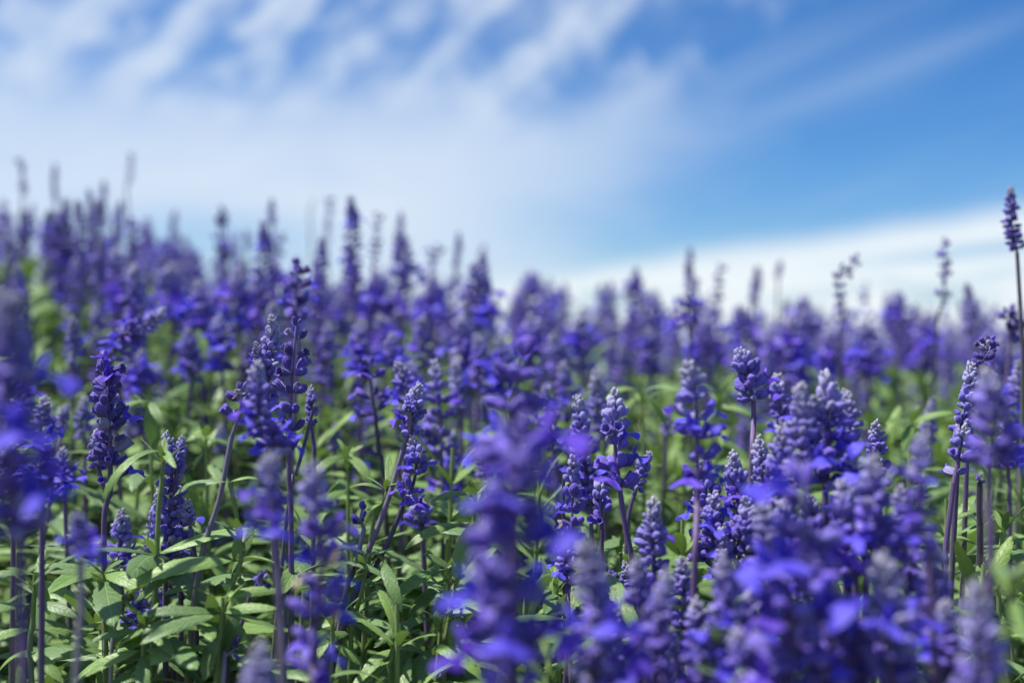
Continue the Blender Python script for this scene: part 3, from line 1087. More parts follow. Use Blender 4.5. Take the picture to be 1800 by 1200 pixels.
plant('dry silvery stem with knobbly empty nodes leaning among the leaves', 0.60,
      [(266, 905), (250, 960), (222, 1050), (200, 1110)], 'bare', 26, [(194, 1200)], stemcol=GREY, leaves=0)
plant('cream tipped conical spike with lavender buds, taller than the loose dark one beside it', 0.645,
      [(480, 559), (476, 600), (472, 650), (470, 720)], 'pale', 50, [(470, 800), (480, 900)], fl=2,
      side=[([(456, 604), (458, 660)], 'pale', 30, 1)], leaves=1)
plant('violet spike with crowded whorls standing just before the cream tipped conical one', 0.53,
      [(452, 642), (462, 700), (470, 760), (478, 815)], 'bloom', 62, [(482, 900)], fl=8, leaves=0)
plant('loose dark spike with big calyces in separate pairs on a purple stem', 0.625,
      [(521, 570), (520, 630), (514, 700), (509, 800)], 'loose', 48, [(508, 840), (512, 960)], fl=2, stemcol=STEMV * 1.1, leaves=1)
plant('nearly bare grey stem with a few dark hanging calyces and a tan petal', 0.61,
      [(424, 682), (420, 720), (408, 765)], 'loose', 44, [(400, 805), (385, 880), (352, 990), (330, 1190)], tans=2, stemcol=lerp(STEMV, GREY, .5), leaves=0)
plant('small lavender bud spike beside a bare slanting stem', 0.66,
      [(546, 682), (547, 715), (546, 748)], 'bud', 30, [(551, 780), (552, 860)], leaves=1)
plant('thin bare dark stem slanting past the small lavender bud spike', 0.64,
      [(556, 694), (550, 720)], 'bare', 8, [(538, 770), (520, 835), (505, 900)], stemcol=STEMV, leaves=0)
plant('knobbly dark stem with two small dark calyces near a broad pale leaf', 0.585,
      [(463, 1005), (455, 1035), (440, 1045)], 'loose', 26, [(420, 1110), (402, 1150), (398, 1200)], stemcol=STEMV, leaves=0)
plant('curled cluster of violet calyces low on a stem under the broad pale leaf', 0.575,
      [(418, 1125), (408, 1140), (398, 1152)], 'loose', 26, [(392, 1200)], stemcol=GREY, leaves=0)
plant('cream tipped lavender spike on a long straight leaning grey stem', 0.63,
      [(737, 680), (732, 720), (726, 768)], 'pale', 46, [(716, 765), (700, 820), (676, 895), (640, 985), (602, 1060)], fl=1,
      stemcol=lerp(STEMV, GREY, .55), side=[([(722, 686), (722, 720)], 'pale', 24, 0)], leaves=0)
plant('spike of spaced purple whorls ending in open petals on a dark slanting stem', 0.625,
      [(726, 770), (730, 810), (722, 850), (713, 874)], 'whorl', 42, [(690, 935), (655, 1005), (612, 1078)], fl=5, stemcol=STEMD * 1.3, leaves=0)
plant('round ball of pale blue-violet buds hanging behind the dark slanting stem', 0.685,
      [(741, 884), (742, 905), (740, 928)], 'bud', 54, [(744, 960)], fl=2, leaves=1)
plant('short dark violet cap of calyces on a forked grey stem', 0.625,
      [(637, 894), (640, 928)], 'loose', 44, [(634, 955), (624, 1000), (606, 1050)], stemcol=lerp(STEMV, GREY, .7), leaves=0, fl=0)
plant('cream and brown tipped slender spike with evenly tiered lilac whorls', 0.615,
      [(1006, 808), (1008, 870), (1004, 940), (1000, 1020)], 'whorl', 44, [(1000, 1080), (996, 1160)], fl=3, tans=2, leaves=0)
plant('bare dark stem standing close beside the brown tipped slender spike', 0.63,
      [(992, 815), (991, 830)], 'bare', 8, [(990, 900), (992, 1010), (994, 1150)], stemcol=STEMD, leaves=0)
plant('cream tipped spike with big purple whorls spaced along a thick purple stem', 0.60,
      [(1081, 695), (1080, 740), (1088, 800), (1094, 892)], 'whorl', 62, [(1100, 930), (1112, 985), (1124, 1070)], fl=3, stemcol=STEMV * 1.2, leaves=0)
plant('compact bright violet bud spike among leaves next to the thick purple stem', 0.635,
      [(1054, 846), (1060, 885), (1058, 930)], 'whorl', 46, [(1058, 990), (1064, 1080)], fl=0, leaves=1)
plant('dusky violet bud spike behind the cream tipped purple whorls', 0.69,
      [(1016, 700), (1020, 760), (1034, 850), (1040, 900)], 'bud', 52, [(1040, 980)], fl=5, leaves=1)
plant('small violet bud spike leaning away from the thick purple stem', 0.665,
      [(1142, 796), (1132, 830), (1118, 862)], 'bud', 34, [(1106, 900), (1100, 1000)], leaves=1)
plant('white tipped lavender spike wedged between purple stems', 0.56,
      [(1150, 882), (1146, 930), (1150, 1010)], 'pale', 60, [(1152, 1060), (1150, 1150)], fl=2, leaves=0)
plant('thin bud spike rising from shade at the foot of the purple stems', 0.65,
      [(1100, 990), (1104, 1040), (1102, 1100), (1096, 1150)], 'bud', 36, [(1094, 1190)], fl=1, leaves=1)
plant('violet spike with small open petals low beside the tiered lilac one', 0.60,
      [(984, 940), (994, 985), (998, 1030)], 'bloom', 36, [(1000, 1090)], fl=4, leaves=1)
plant('conical lavender spike alone on a clean violet stem above green leaves', 0.67,
      [(1303, 616), (1312, 650), (1324, 702)], 'bud', 58, [(1325, 740), (1322, 800)], fl=3, stemcol=STEMV * 1.2, leaves=1)
plant('leaning spike of squarish dark blue calyces with a thin bare neck', 0.66,
      [(1740, 598), (1722, 640), (1712, 690)], 'dark', 34, [(1706, 730), (1700, 800)], leaves=1, fl=0)
plant('lavender flecked spike crossing the leaning dark blue one', 0.64,
      [(1706, 640), (1702, 690), (1688, 760)], 'pale', 46, [(1684, 800)], fl=1, leaves=0)
plant('whorled lavender spike bent at its foot on a violet stem', 0.615,
      [(1694, 755), (1692, 800), (1676, 850)], 'whorl', 52, [(1670, 900), (1662, 972), (1655, 1100)], fl=3, stemcol=STEMV * 1.2, leaves=0)
plant('nearly black bare stem with one tiny blue calyx', 0.63,
      [(1722, 838), (1722, 848)], 'loose', 24, [(1722, 900), (1723, 968), (1722, 1060)], stemcol=STEMD * .6, leaves=0, thick=1.5)
plant('dark violet spike dangling withered calyces under the full bud spikes', 0.64,
      [(1070, 1010), (1078, 1070), (1090, 1130)], 'dark', 36, [(1094, 1180)], leaves=1)

# --- just behind the focus
B = 0.82
plant('nodding violet spike arched over like a hook', 0.80,
      [(288, 545), (262, 566), (236, 580), (208, 594), (194, 640)], 'bloom', 44, [(198, 720), (206, 800)], fl=5)
plant('pale lavender spike standing among leaves behind the withered navy one', 0.88,
      [(127, 560), (126, 600), (128, 645)], 'pale', 34, [(128, 740)], fl=1)
plant('lavender spike with a wide violet foot between the edge spike and the navy one', 0.56,
      [(80, 700), (72, 760), (72, 870)], 'bud', 46, [(74, 960)], fl=7, sharp=False, leaves=0)
plant('short lilac spike on a bent pale stem next to spread violet petals', 0.78,
      [(118, 712), (112, 760)], 'pale', 30, [(100, 800)], fl=0)
plant('purple cone shaped spike standing free before the leaf bank', 1.0,
      [(576, 568), (574, 610), (566, 685)], 'bud', 46, [(566, 760)], fl=0)
plant('dark spike with flat tiered whorls in front of the leaf bank', 0.80,
      [(522, 462), (522, 520), (524, 610)], 'loose', 40, [(520, 680)], fl=5)
plant('dark stemmed violet spike with a flat top of open petals', 0.76,
      [(650, 640), (654, 690), (660, 730)], 'loose', 46, [(666, 790), (676, 860)], fl=6, stemcol=STEMD)
plant('violet spike with bright petals joined close to the flat topped one', 0.75,
      [(700, 640), (712, 680), (716, 730)], 'bloom', 46, [(712, 800)], fl=6)
plant('tall violet column of whorls reaching down to the leaves', 0.80,
      [(764, 640), (772, 720), (780, 800), (780, 880)], 'whorl', 48, [(778, 940)], fl=5)
plant('small blue bud spike among dark leaves beside the biggest spike', 0.74,
      [(852, 762), (852, 800), (854, 845)], 'bud', 34, [(856, 900)], fl=0)
plant('lilac spike behind the tall violet column', 0.86,
      [(800, 640), (808, 700), (812, 740)], 'pale', 40, [(812, 800)], fl=1)
plant('lavender spike with soft pale tip near the cream tipped purple whorls', 0.84,
      [(1046, 660), (1056, 720), (1062, 780)], 'pale', 44, [(1064, 860)], fl=2)
plant('hazy lavender spike behind the dusky bud spike', 0.80,
      [(960, 680), (968, 740), (975, 800)], 'bud', 44, [(980, 880)], fl=3)
plant('violet spike with open petals behind the dusky bud spike', 0.92,
      [(990, 640), (996, 700), (1000, 740)], 'bloom', 40, [(1000, 800)], fl=5)
plant('pale furry spike tip half sunk in green leaves', 0.86,
      [(1172, 722), (1170, 760)], 'pale', 28, [(1168, 820)])
plant('tall dark tipped lavender spike at the edge, standing high against white cloud', 0.78,
      [(1777, 332), (1781, 380), (1788, 445)], 'bud', 30, [(1790, 480), (1795, 570), (1798, 700)], stemcol=STEMD, fl=0)
plant('dark knobbed spike with gaps between its calyces against white cloud', 1.05,
      [(1660, 422), (1664, 460), (1660, 520), (1652, 545)], 'loose', 24, [(1645, 600)], stemcol=STEMD)
plant('dark spike with its tip snapped over sideways like a beak', 1.0,
      [(1506, 452), (1490, 474), (1470, 478), (1474, 510), (1484, 540), (1478, 580)], 'loose', 22, [(1478, 660)], stemcol=STEMD)
plant('round headed grey violet spike beneath the tall dark tipped one', 0.85,
      [(1772, 548), (1776, 600)], 'dark', 44, [(1770, 680)], fl=0)
plant('dark spike carrying two flat violet discs of petals', 0.98,
      [(1210, 524), (1210, 560), (1212, 580)], 'loose', 40, [(1214, 660)], fl=5, stemcol=STEMD)
plant('faded lilac spike on a grey stem beside yellow green young leaves', 0.84,
      [(1640, 700), (1630, 760), (1616, 800)], 'pale', 34, [(1610, 870)], leaves=2)
plant('faint lavender tips of a lilac spike behind the fork of young leaves', 0.9,
      [(388, 750), (392, 800)], 'pale', 30, [(394, 860)])
plant('ball shaped lilac spike glowing between leaves behind the long leaning stem', 0.80,
      [(376, 912), (374, 960)], 'pale', 38, [(374, 1000)])
plant('small lavender spike on a thin stem before dark leaves', 0.84,
      [(590, 745), (588, 790)], 'pale', 28, [(590, 850)])

# --- silhouettes on the crest of the bank
SIL = [(35, 280, 40, 345, 1.5, 'loose', 14), (97, 288, 99, 360, 1.75, 'bud', 12), (155, 332, 154, 385, 1.45, 'bud', 14), (183, 318, 186, 400, 1.8, 'bud', 14),
       (230, 270, 222, 330, 1.7, 'loose', 12), (212, 355, 206, 430, 1.6, 'bud', 24), (234, 388, 236, 440, 1.5, 'loose', 26), (308, 370, 304, 440, 1.9, 'bud', 14),
       (388, 362, 394, 395, 1.45, 'pale', 16), (384, 385, 398, 460, 1.35, 'loose', 30), (433, 405, 434, 440, 1.6, 'bud', 14), (478, 350, 480, 395, 1.4, 'bud', 16),
       (496, 415, 476, 455, 1.45, 'loose', 24), (551, 350, 546, 400, 1.95, 'bare', 16), (580, 350, 574, 428, 1.7, 'loose', 14), (290, 425, 288, 470, 1.7, 'bloom', 36),
       (662, 378, 654, 480, 1.3, 'loose', 18), (705, 372, 704, 440, 1.5, 'bud', 15), (702, 412, 706, 510, 1.35, 'bud', 52), (768, 435, 756, 500, 1.5, 'loose', 26),
       (806, 408, 800, 470, 1.45, 'bud', 14), (838, 468, 834, 570, 1.15, 'bloom', 62), (616, 440, 614, 540, 1.5, 'bud', 34), (850, 430, 846, 500, 2.0, 'bud', 14),
       (932, 480, 930, 590, 1.8, 'bloom', 62), (992, 500, 994, 570, 2.0, 'bud', 24), (1056, 500, 1058, 590, 1.9, 'bud', 30), (1120, 490, 1128, 560, 1.5, 'loose', 22),
       (1213, 436, 1212, 480, 1.5, 'bud', 16), (1266, 468, 1262, 540, 1.4, 'loose', 20), (1331, 468, 1322, 530, 1.5, 'bud', 22), (1372, 458, 1368, 490, 1.5, 'bud', 14),
       (1578, 515, 1580, 600, 1.4, 'bud', 40), (1709, 518, 1708, 550, 1.4, 'bud', 16), (1412, 525, 1400, 640, 1.35, 'bud', 62), (1150, 515, 1148, 600, 1.7, 'bloom', 50),
       (40, 370, 44, 440, 1.6, 'bud', 26), (90, 372, 88, 450, 1.5, 'bloom', 34), (160, 425, 162, 520, 1.3, 'bloom', 40), (205, 440, 202, 540, 1.25, 'bloom', 44)]
for i, (x0, y0, x1, y1, d, st, wd) in enumerate(SIL):
    slim = wd <= 22
    plant(('slim dark salvia wand standing out alone against the pale sky' if slim else
           'stout violet salvia spike rising into the sky from the crest of the bank'), d,
          [(x0, y0), ((x0 + x1) / 2 + (-2 if i % 2 else 2), (y0 + y1) / 2), (x1, y1)], st, wd, [(x1 + (i % 5 - 2) * 2, y1 + 70)],
          fl=0 if slim else (5 if st == 'bloom' else 2), stemcol=STEMD if slim else STEMV, leaves=2, seed=900 + i,
          group='slim wands on the skyline' if slim else 'stout spikes on the skyline')

# ================================================================== leafy shoots one can tell apart (in focus)
leafy('leafy shoot with paired leaves on a straight stem through the navy withered spike', 0.615, [(183, 1008), (184, 1090), (187, 1200)],
      [(183, 1018, 158, 980, 1, 1), (184, 1014, 230, 978, 3, 1), (185, 1016, 272, 1020, 5, 1.1), (182, 1020, 72, 996, 3, 1.1), (182, 1022, 164, 1014, 0, 1),
       (181, 1090, 150, 1112, 2, 1.1), (182, 1086, 224, 1085, 3, 1.0), (180, 1088, 156, 1068, 1, 1), (184, 1085, 212, 1052, 2, .9), (184, 1150, 120, 1142, 4, 1), (186, 1150, 250, 1150, 4, 1)], 1)
leafy('tall shoot with long pale leaves sweeping sideways below an upright top pair', 0.60, [(419, 935), (424, 985), (398, 1065), (392, 1200)],
      [(424, 984, 441, 925, 1, 1.2), (419, 940, 412, 985, 2, 1.3), (424, 984, 252, 1018, 5, .95), (425, 986, 260, 1042, 6, 1.0), (424, 988, 404, 1032, 6, 1.6),
       (345, 1036, 283, 1047, 4, 1.1), (418, 938, 384, 910, 1, .8), (404, 848, 297, 878, 7, .9), (406, 846, 455, 842, 5, .9)], 2)
leafy('bushy shoot with a fan of narrow leaves and one broad leaf hanging face on', 0.575, [(392, 1050), (388, 1110), (380, 1200)],
      [(385, 1098, 362, 1192, 3, 1.75), (392, 1078, 256, 1074, 3, .8), (386, 1080, 254, 1108, 3, .8), (380, 1092, 276, 1108, 2, .85), (384, 1112, 200, 1142, 6, .8),
       (382, 1128, 216, 1200, 5, .8), (394, 1076, 492, 1064, 4, 1), (396, 1062, 496, 1048, 4, .9), (392, 1086, 486, 1106, 3, .8), (392, 1092, 432, 1156, 4, 1.3), (394, 1056, 420, 1030, 1, 1)], 3)
leafy('shoot with a long toothed leaf arching over into a hook beside the navy spike', 0.60, [(288, 792), (284, 850), (276, 960)],
      [(286, 796, 212, 872, 9, .8), (286, 798, 330, 815, 4, .8)], 4)
leafy('pale shoot with leaves drooping like a parasol before the leaf bank', 0.76, [(264, 706), (266, 790), (270, 900)],
      [(263, 714, 272, 790, 4, 1.6), (262, 712, 218, 722, 4, 1.1), (266, 713, 304, 748, 6, 1.2), (264, 712, 252, 690, 1, 1)], 5, young=.5)
leafy('shoot topped by a tiny bud with one long leaf hanging straight down', 0.64, [(836, 872), (832, 920), (806, 1010), (786, 1110), (780, 1200)],
      [(845, 906, 803, 1000, 2, 1.35), (833, 915, 717, 955, 7, .85), (836, 880, 760, 876, 7, .8), (838, 876, 858, 852, 1, .9), (834, 882, 800, 894, 2, .8), (836, 884, 862, 896, 2, .8),
       (790, 1016, 720, 1088, 4, 1.35), (788, 998, 671, 1077, 8, .75), (812, 1072, 800, 1130, 3, 1.6), (800, 1000, 742, 972, 2, .9), (792, 1040, 840, 1040, 4, 1)], 6, bud=(833, 870, 834, 884, 16))
leafy('shoot with big dull leaves reaching down into the dark gap', 0.62, [(778, 1080), (760, 1130), (752, 1200)],
      [(756, 1098, 660, 1198, 5, .95), (742, 1146, 852, 1172, 7, 1.2), (756, 1086, 666, 1116, 4, .8), (748, 1146, 728, 1188, 2, 1.5), (762, 1140, 746, 1192, 3, 1.4), (770, 1090, 815, 1060, 3, 1)], 7)
leafy('shoot with curled pointed leaves crossed by the dark slanting stem', 0.62, [(646, 978), (636, 1040), (618, 1110), (614, 1200)],
      [(672, 984, 715, 1058, 6, 1.1), (620, 1066, 684, 1028, 4, 1), (616, 1086, 700, 1094, 5, .9), (616, 1092, 662, 1136, 7, 1), (640, 990, 600, 955, 4, 1), (650, 985, 690, 966, 3, .9),
       (636, 995, 622, 1022, 3, 1.2), (618, 1080, 570, 1050, 4, 1), (616, 1100, 560, 1120, 5, 1)], 8)
leafy('young bright shoot clasping the long leaning stem of the cream tipped spike', 0.65, [(684, 848), (674, 885), (650, 960)],
      [(682, 862, 706, 838, 1, .9), (680, 866, 612, 858, 6, .8), (682, 860, 672, 830, 1, .8), (684, 866, 716, 872, 4, .9), (676, 880, 640, 905, 4, .9)], 9, young=.7)
leafy('shoot with curved bright leaves between the violet stem and the black bare stem', 0.655, [(1728, 895), (1722, 960), (1718, 1060)],
      [(1724, 902, 1668, 928, 7, .9), (1722, 920, 1690, 946, 4, 1.4), (1722, 962, 1798, 978, 6, .9), (1722, 965, 1660, 955, 6, .9), (1720, 990, 1672, 1010, 4, 1), (1722, 985, 1770, 1030, 5, 1)], 10, young=.4)
leafy('thin shoot ending in a tiny white bud above curved leaves', 0.645, [(1768, 925), (1760, 955), (1756, 1050)],
      [(1758, 965, 1800, 940, 4, .9), (1757, 970, 1712, 985, 6, .9), (1757, 985, 1796, 1004, 5, .9)], 11, bud=(1768, 908, 1767, 926, 17))
leafy('broad green leaves spreading close by the plump pale spike', 0.40, [(1776, 1010), (1770, 1100), (1768, 1220)],
      [(1774, 1030, 1700, 985, 3, 1.2), (1774, 1020, 1840, 985, 4, 1.2), (1772, 1090, 1840, 1150, 5, 1.2), (1770, 1080, 1722, 1150, 4, 1.1), (1774, 1050, 1790, 1130, 3, 1.4)], 12, young=.4)
leafy('round leaf and a small purple bud at the foot of the squat violet spike', 0.44, [(1262, 1150), (1258, 1230)],
      [(1276, 1200, 1212, 1150, 3, 1.8), (1262, 1170, 1320, 1150, 4, 1), (1260, 1190, 1330, 1210, 4, 1)], 13, young=.4)
leafy('leaf tips poking up at the foot of the biggest blue-violet spike', 0.47, [(964, 1165), (960, 1240)],
      [(962, 1200, 1008, 1140, 2, 1.2), (962, 1210, 920, 1150, 3, 1.1), (960, 1215, 850, 1196, 5, 1.1), (960, 1225, 790, 1200, 6, 1)], 14, young=.5)
leafy('shoot filling the narrow gap between lavender bud spikes with folded leaves', 0.60, [(1508, 1060), (1502, 1120), (1500, 1200)],
      [(1504, 1130, 1534, 1050, 2, 1.2), (1503, 1120, 1480, 1085, 2, 1.2), (1502, 1140, 1530, 1170, 4, 1.2), (1502, 1150, 1470, 1180, 4, 1.1)], 15)
leafy('small shoot of shiny leaves in the shade beside the tiered lilac spike', 0.63, [(976, 1010), (980, 1080), (984, 1180)],
      [(978, 1022, 946, 1014, 4, 1.1), (978, 1030, 955, 1062, 3, 1.4), (979, 1040, 1000, 1060, 3, 1.2), (978, 1016, 990, 990, 1, 1)], 16)

leafy('low shoot with soft grey-green leaves spread flat beside the petal stub', 0.60, [(62, 1010), (58, 1090), (56, 1200)],
      [(60, 1020, 84, 1082, 4, 1.3), (60, 1022, -20, 1010, 4, 1), (60, 1016, 128, 1000, 4, .9), (58, 1060, -25, 1075, 5, 1), (58, 1064, 150, 1076, 5, 1), (58, 1105, -30, 1130, 4, 1), (58, 1108, 140, 1140, 5, 1.1),
       (57, 1150, -10, 1185, 4, 1), (57, 1150, 130, 1185, 4, 1.1), (60, 1014, 50, 980, 1, 1)], 17)
leafy('full shoot of pointed leaves under the dry silvery stem', 0.585, [(256, 1085), (252, 1140), (250, 1220)],
      [(254, 1100, 170, 1120, 4, .9), (254, 1102, 330, 1130, 5, .9), (254, 1096, 300, 1070, 3, .9), (252, 1140, 160, 1180, 5, 1), (252, 1142, 345, 1172, 5, 1), (254, 1094, 230, 1062, 2, 1), (252, 1150, 280, 1205, 4, 1.3)], 18)
leafy('rounded bush of broad leaves between the tan petalled spike and the dark slanting stem', 0.60, [(585, 1075), (584, 1130), (582, 1220)],
      [(585, 1090, 540, 1130, 5, 1.2), (585, 1086, 650, 1106, 5, 1.1), (584, 1084, 560, 1050, 2, 1), (584, 1120, 500, 1150, 5, 1), (584, 1124, 640, 1168, 4, 1.3), (583, 1140, 560, 1200, 4, 1.4), (585, 1082, 606, 1052, 2, 1)], 19)
leafy('shoot with wide overlapping leaves at the foot of the cream tipped leaning spike', 0.605, [(690, 1120), (688, 1160), (686, 1230)],
      [(689, 1135, 640, 1180, 5, 1.3), (689, 1130, 745, 1160, 5, 1.2), (689, 1128, 672, 1090, 2, 1), (688, 1160, 620, 1205, 5, 1.2), (688, 1160, 740, 1215, 4, 1.4)], 20)
leafy('young yellow green shoot with star shaped top behind the bent spike', 0.80, [(1602, 745), (1600, 800), (1596, 900)],
      [(1602, 752, 1540, 742, 5, 1), (1602, 750, 1662, 722, 4, 1), (1602, 752, 1640, 790, 5, 1.1), (1602, 754, 1566, 790, 4, 1.1), (1602, 748, 1590, 712, 1, 1), (1602, 748, 1622, 712, 1, 1)], 21, young=.9)
leafy('bright shoot with long arching leaves behind the open armed whorls', 0.84, [(1128, 690), (1130, 760), (1132, 860)],
      [(1128, 698, 1060, 700, 6, 1), (1128, 696, 1196, 690, 6, 1), (1128, 700, 1170, 746, 5, 1.1), (1128, 700, 1092, 744, 5, 1.1), (1128, 694, 1140, 660, 1, 1), (1128, 694, 1112, 662, 1, 1)], 22, young=.7)
leafy('bright shoot of upright leaves beside the lone conical lavender spike', 0.86, [(1262, 690), (1262, 760), (1260, 860)],
      [(1262, 700, 1215, 676, 4, 1), (1262, 698, 1290, 652, 2, 1), (1262, 702, 1316, 730, 5, 1.1), (1262, 702, 1226, 746, 5, 1.1), (1262, 696, 1250, 656, 1, 1)], 23, young=.6)
leafy('leafy shoot with pale drooping leaves between the cone shaped spike and the leaning stem', 0.74, [(610, 800), (612, 860), (612, 960)],
      [(610, 812, 552, 842, 6, 1.1), (610, 810, 664, 842, 6, 1.1), (610, 806, 590, 772, 2, 1), (610, 806, 640, 782, 2, 1), (611, 850, 560, 890, 5, 1.2), (611, 850, 660, 900, 5, 1.2)], 24, young=.4)
leafy('leafy shoot with glossy arched leaves behind the nearly bare grey stem', 0.76, [(362, 770), (364, 840), (366, 940)],
      [(362, 780, 300, 790, 6, 1), (362, 778, 420, 800, 6, 1.1), (362, 782, 336, 830, 5, 1.2), (362, 776, 350, 738, 1, 1), (362, 776, 382, 742, 1, 1), (363, 820, 420, 858, 5, 1.1)], 25, young=.4)

# ================================================================== leafy shoots that look alike
R0 = random.Random(77)
shoots = []
for k in range(8):
    h = 0.395 + R0.uniform(-.02, .02)
    lean = Vector((R0.uniform(-.02, .02), R0.uniform(-.02, .02), 0))
    pts = catmull([Vector((0, 0, h)) + lean, Vector((0, 0, h * .6)) + lean * .3, Vector((0, 0, 0))], .012)
    n = len(pts)
    root = thing('leafy_sage_shoot', (0, 0, -5), 'flowerless green sage shoot with paired lance-shaped leaves in the leaf bank', 'plant',
                 'flowerless leafy shoots between the flower stems')
    new('stem', tpl_mesh('stem', tube(pts, [.0012 + .001 * i / n for i in range(n)], [lerp(np.array((.2, .29, .07)), STEMG, i / n * 3) for i in range(n)], 6), M_STEM), root)
    hts = []
    for q in range(5):
        zt = h - 0.016 - .031 * q
        c = [p for p in pts if p.z <= zt]
        hts.append((c[0], 1.0 - .19 * q))
    for var, M, c in leaf_nodes(None, hts, R0, .086, small=.4):
        new('leaf', M_LEAFS[var], root, M, c)
    shoots.append(root)


def copy_tree(o, parent=None):
    c = o.copy()
    COL.objects.link(c)
    c.parent = parent
    if parent is not None:
        c.matrix_parent_inverse = Matrix()
    for ch in KIDS[o.name]:
        copy_tree(ch, c)
    return c


def learn(o):
    KIDS[o.name] = list(o.children)
    for c in o.children:
        learn(c)


KIDS = {}
bpy.context.view_layer.update()
for o in shoots:
    learn(o)
used = set()


def put(protos, k, loc, rz, tilt, s):
    k %= len(protos)
    o = protos[k] if protos[k].name not in used else copy_tree(protos[k])
    used.add(protos[k].name)
    o.location = loc
    o.rotation_euler = (tilt[0], tilt[1], rz)
    o.scale = (s, s, s)
    return o


NICK = [('dark navy withered spike with one', 'navy withered spike'), ('twin tipped lavender', 'twin tipped lavender spike'), ('cream tipped conical spike', 'cream tipped conical spike'),
        ('loose dark spike with big', 'loose dark spike with big calyces'), ('nearly bare grey stem', 'bare grey stem with hanging calyces'), ('long straight leaning grey stem', 'cream tipped spike on a leaning stem'),
        ('spaced purple whorls ending', 'dark slanting flower stem'), ('short dark violet cap', 'short dark violet cap of calyces'), ('cream and brown tipped', 'brown tipped slender spike'),
        ('big purple whorls spaced', 'cream tipped purple whorls'), ('conical lavender spike alone', 'lone conical lavender spike'), ('squarish dark blue', 'leaning dark blue spike'),
        ('whorled lavender spike bent', 'spike bent at its foot'), ('nearly black bare stem', 'nearly black bare stem'), ('tall violet column', 'tall violet column of whorls'), ('flat top of open petals', 'flat topped violet spike'),
        ('purple cone shaped', 'purple cone shaped spike'), ('nodding violet spike', 'nodding hooked spike'), ('small lavender bud spike beside', 'small lavender spike by a bare slanting stem'),
        ('grey tipped bud spike low', 'grey tipped bud spike of the dense clump'), ('faded lilac spike', 'faded lilac spike'), ('small blue bud spike among dark', 'small blue bud spike'), ('small violet bud spike leaning', 'small leaning violet bud spike'),
        ('dark spike with flat tiered', 'dark flat tiered spike'), ('round headed grey', 'round headed grey violet spike'), ('small lavender spike on a thin', 'small lavender spike on a thin stem'), ('pale furry spike tip half', 'pale furry spike tip'),
        ('two flat violet discs', 'spike with two flat petal discs'), ('round ball of pale', 'round ball of pale buds'), ('short lilac spike on a bent', 'short lilac spike on a bent stem'), ('soft pale tip near', 'lavender spike with soft pale tip'), ('broadest dome topped', 'dome topped spike of the clump'), ('cream tipped spike standing up', 'cream tipped spike of the clump'),
        ('broad deep violet spike', 'broad deep violet spike'), ('open petals spread like arms', 'open armed whorled spike'), ('stout pale lavender spike', 'stout pale lavender spike'), ('biggest spike of all', 'biggest blue-violet spike'),
        ('pale lavender spike full of', 'pale bud spike at the clump foot'), ('rounded lavender blue spike', 'rounded lavender blue spike'), ('squat violet spike', 'squat violet spike'), ('compact bright violet', 'compact bright violet bud spike'),
        ('tip snapped over', 'dark spike with a snapped tip'), ('dark knobbed spike', 'dark knobbed spike'), ('hazy lavender spike', 'hazy lavender spike'), ('lilac spike behind the tall', 'lilac spike by the tall column'),
        ('pale lavender spike standing among', 'pale spike behind the navy one')]


def near_label(x, y, kind, reach=.10):
    best = None
    for hy, hx, lab in HEROES:
        for key, nick in NICK:
            if key in lab:
                dd = math.hypot(hx - x, hy - y)
                if dd < reach and (best is None or dd < best[0]):
                    best = (dd, y - hy, nick)
    if best is None:
        return None
    rel = 'just behind' if best[1] > .03 else ('just before' if best[1] < -.03 else 'close beside')
    return '%s %s the %s' % (kind, rel, best[2])


R1 = random.Random(4)
y = 0.575
idx = 0
while y < 1.46:
    half = 0.47 * y + 0.05
    stepx = 0.078 + 0.014 * (y - .6)
    x = -half + R1.uniform(0, stepx)
    while x < half:
        xx, yy = x + R1.uniform(-.022, .022), y + R1.uniform(-.022, .022)
        if yy < .70 and xx < -.02 and R1.random() < .55:
            x += stepx
            continue
        sink = 0.030 * (1 - float(smooth(.56, .74, yy))) + R1.uniform(-.01, .03)
        o = put(shoots, idx * 5 + R1.randrange(3), (xx, yy, zg(xx, yy) - 0.006 - sink), R1.uniform(0, 6.28), (R1.uniform(-.08, .08), R1.uniform(-.08, .08)), R1.uniform(.94, 1.06))
        lb = near_label(xx, yy, 'flowerless leafy sage shoot growing')
        o['label'] = lb or 'flowerless green sage shoot with paired lance-shaped leaves in the leaf bank'
        idx += 1
        x += stepx
    y += 0.076
N_SHOOT = idx

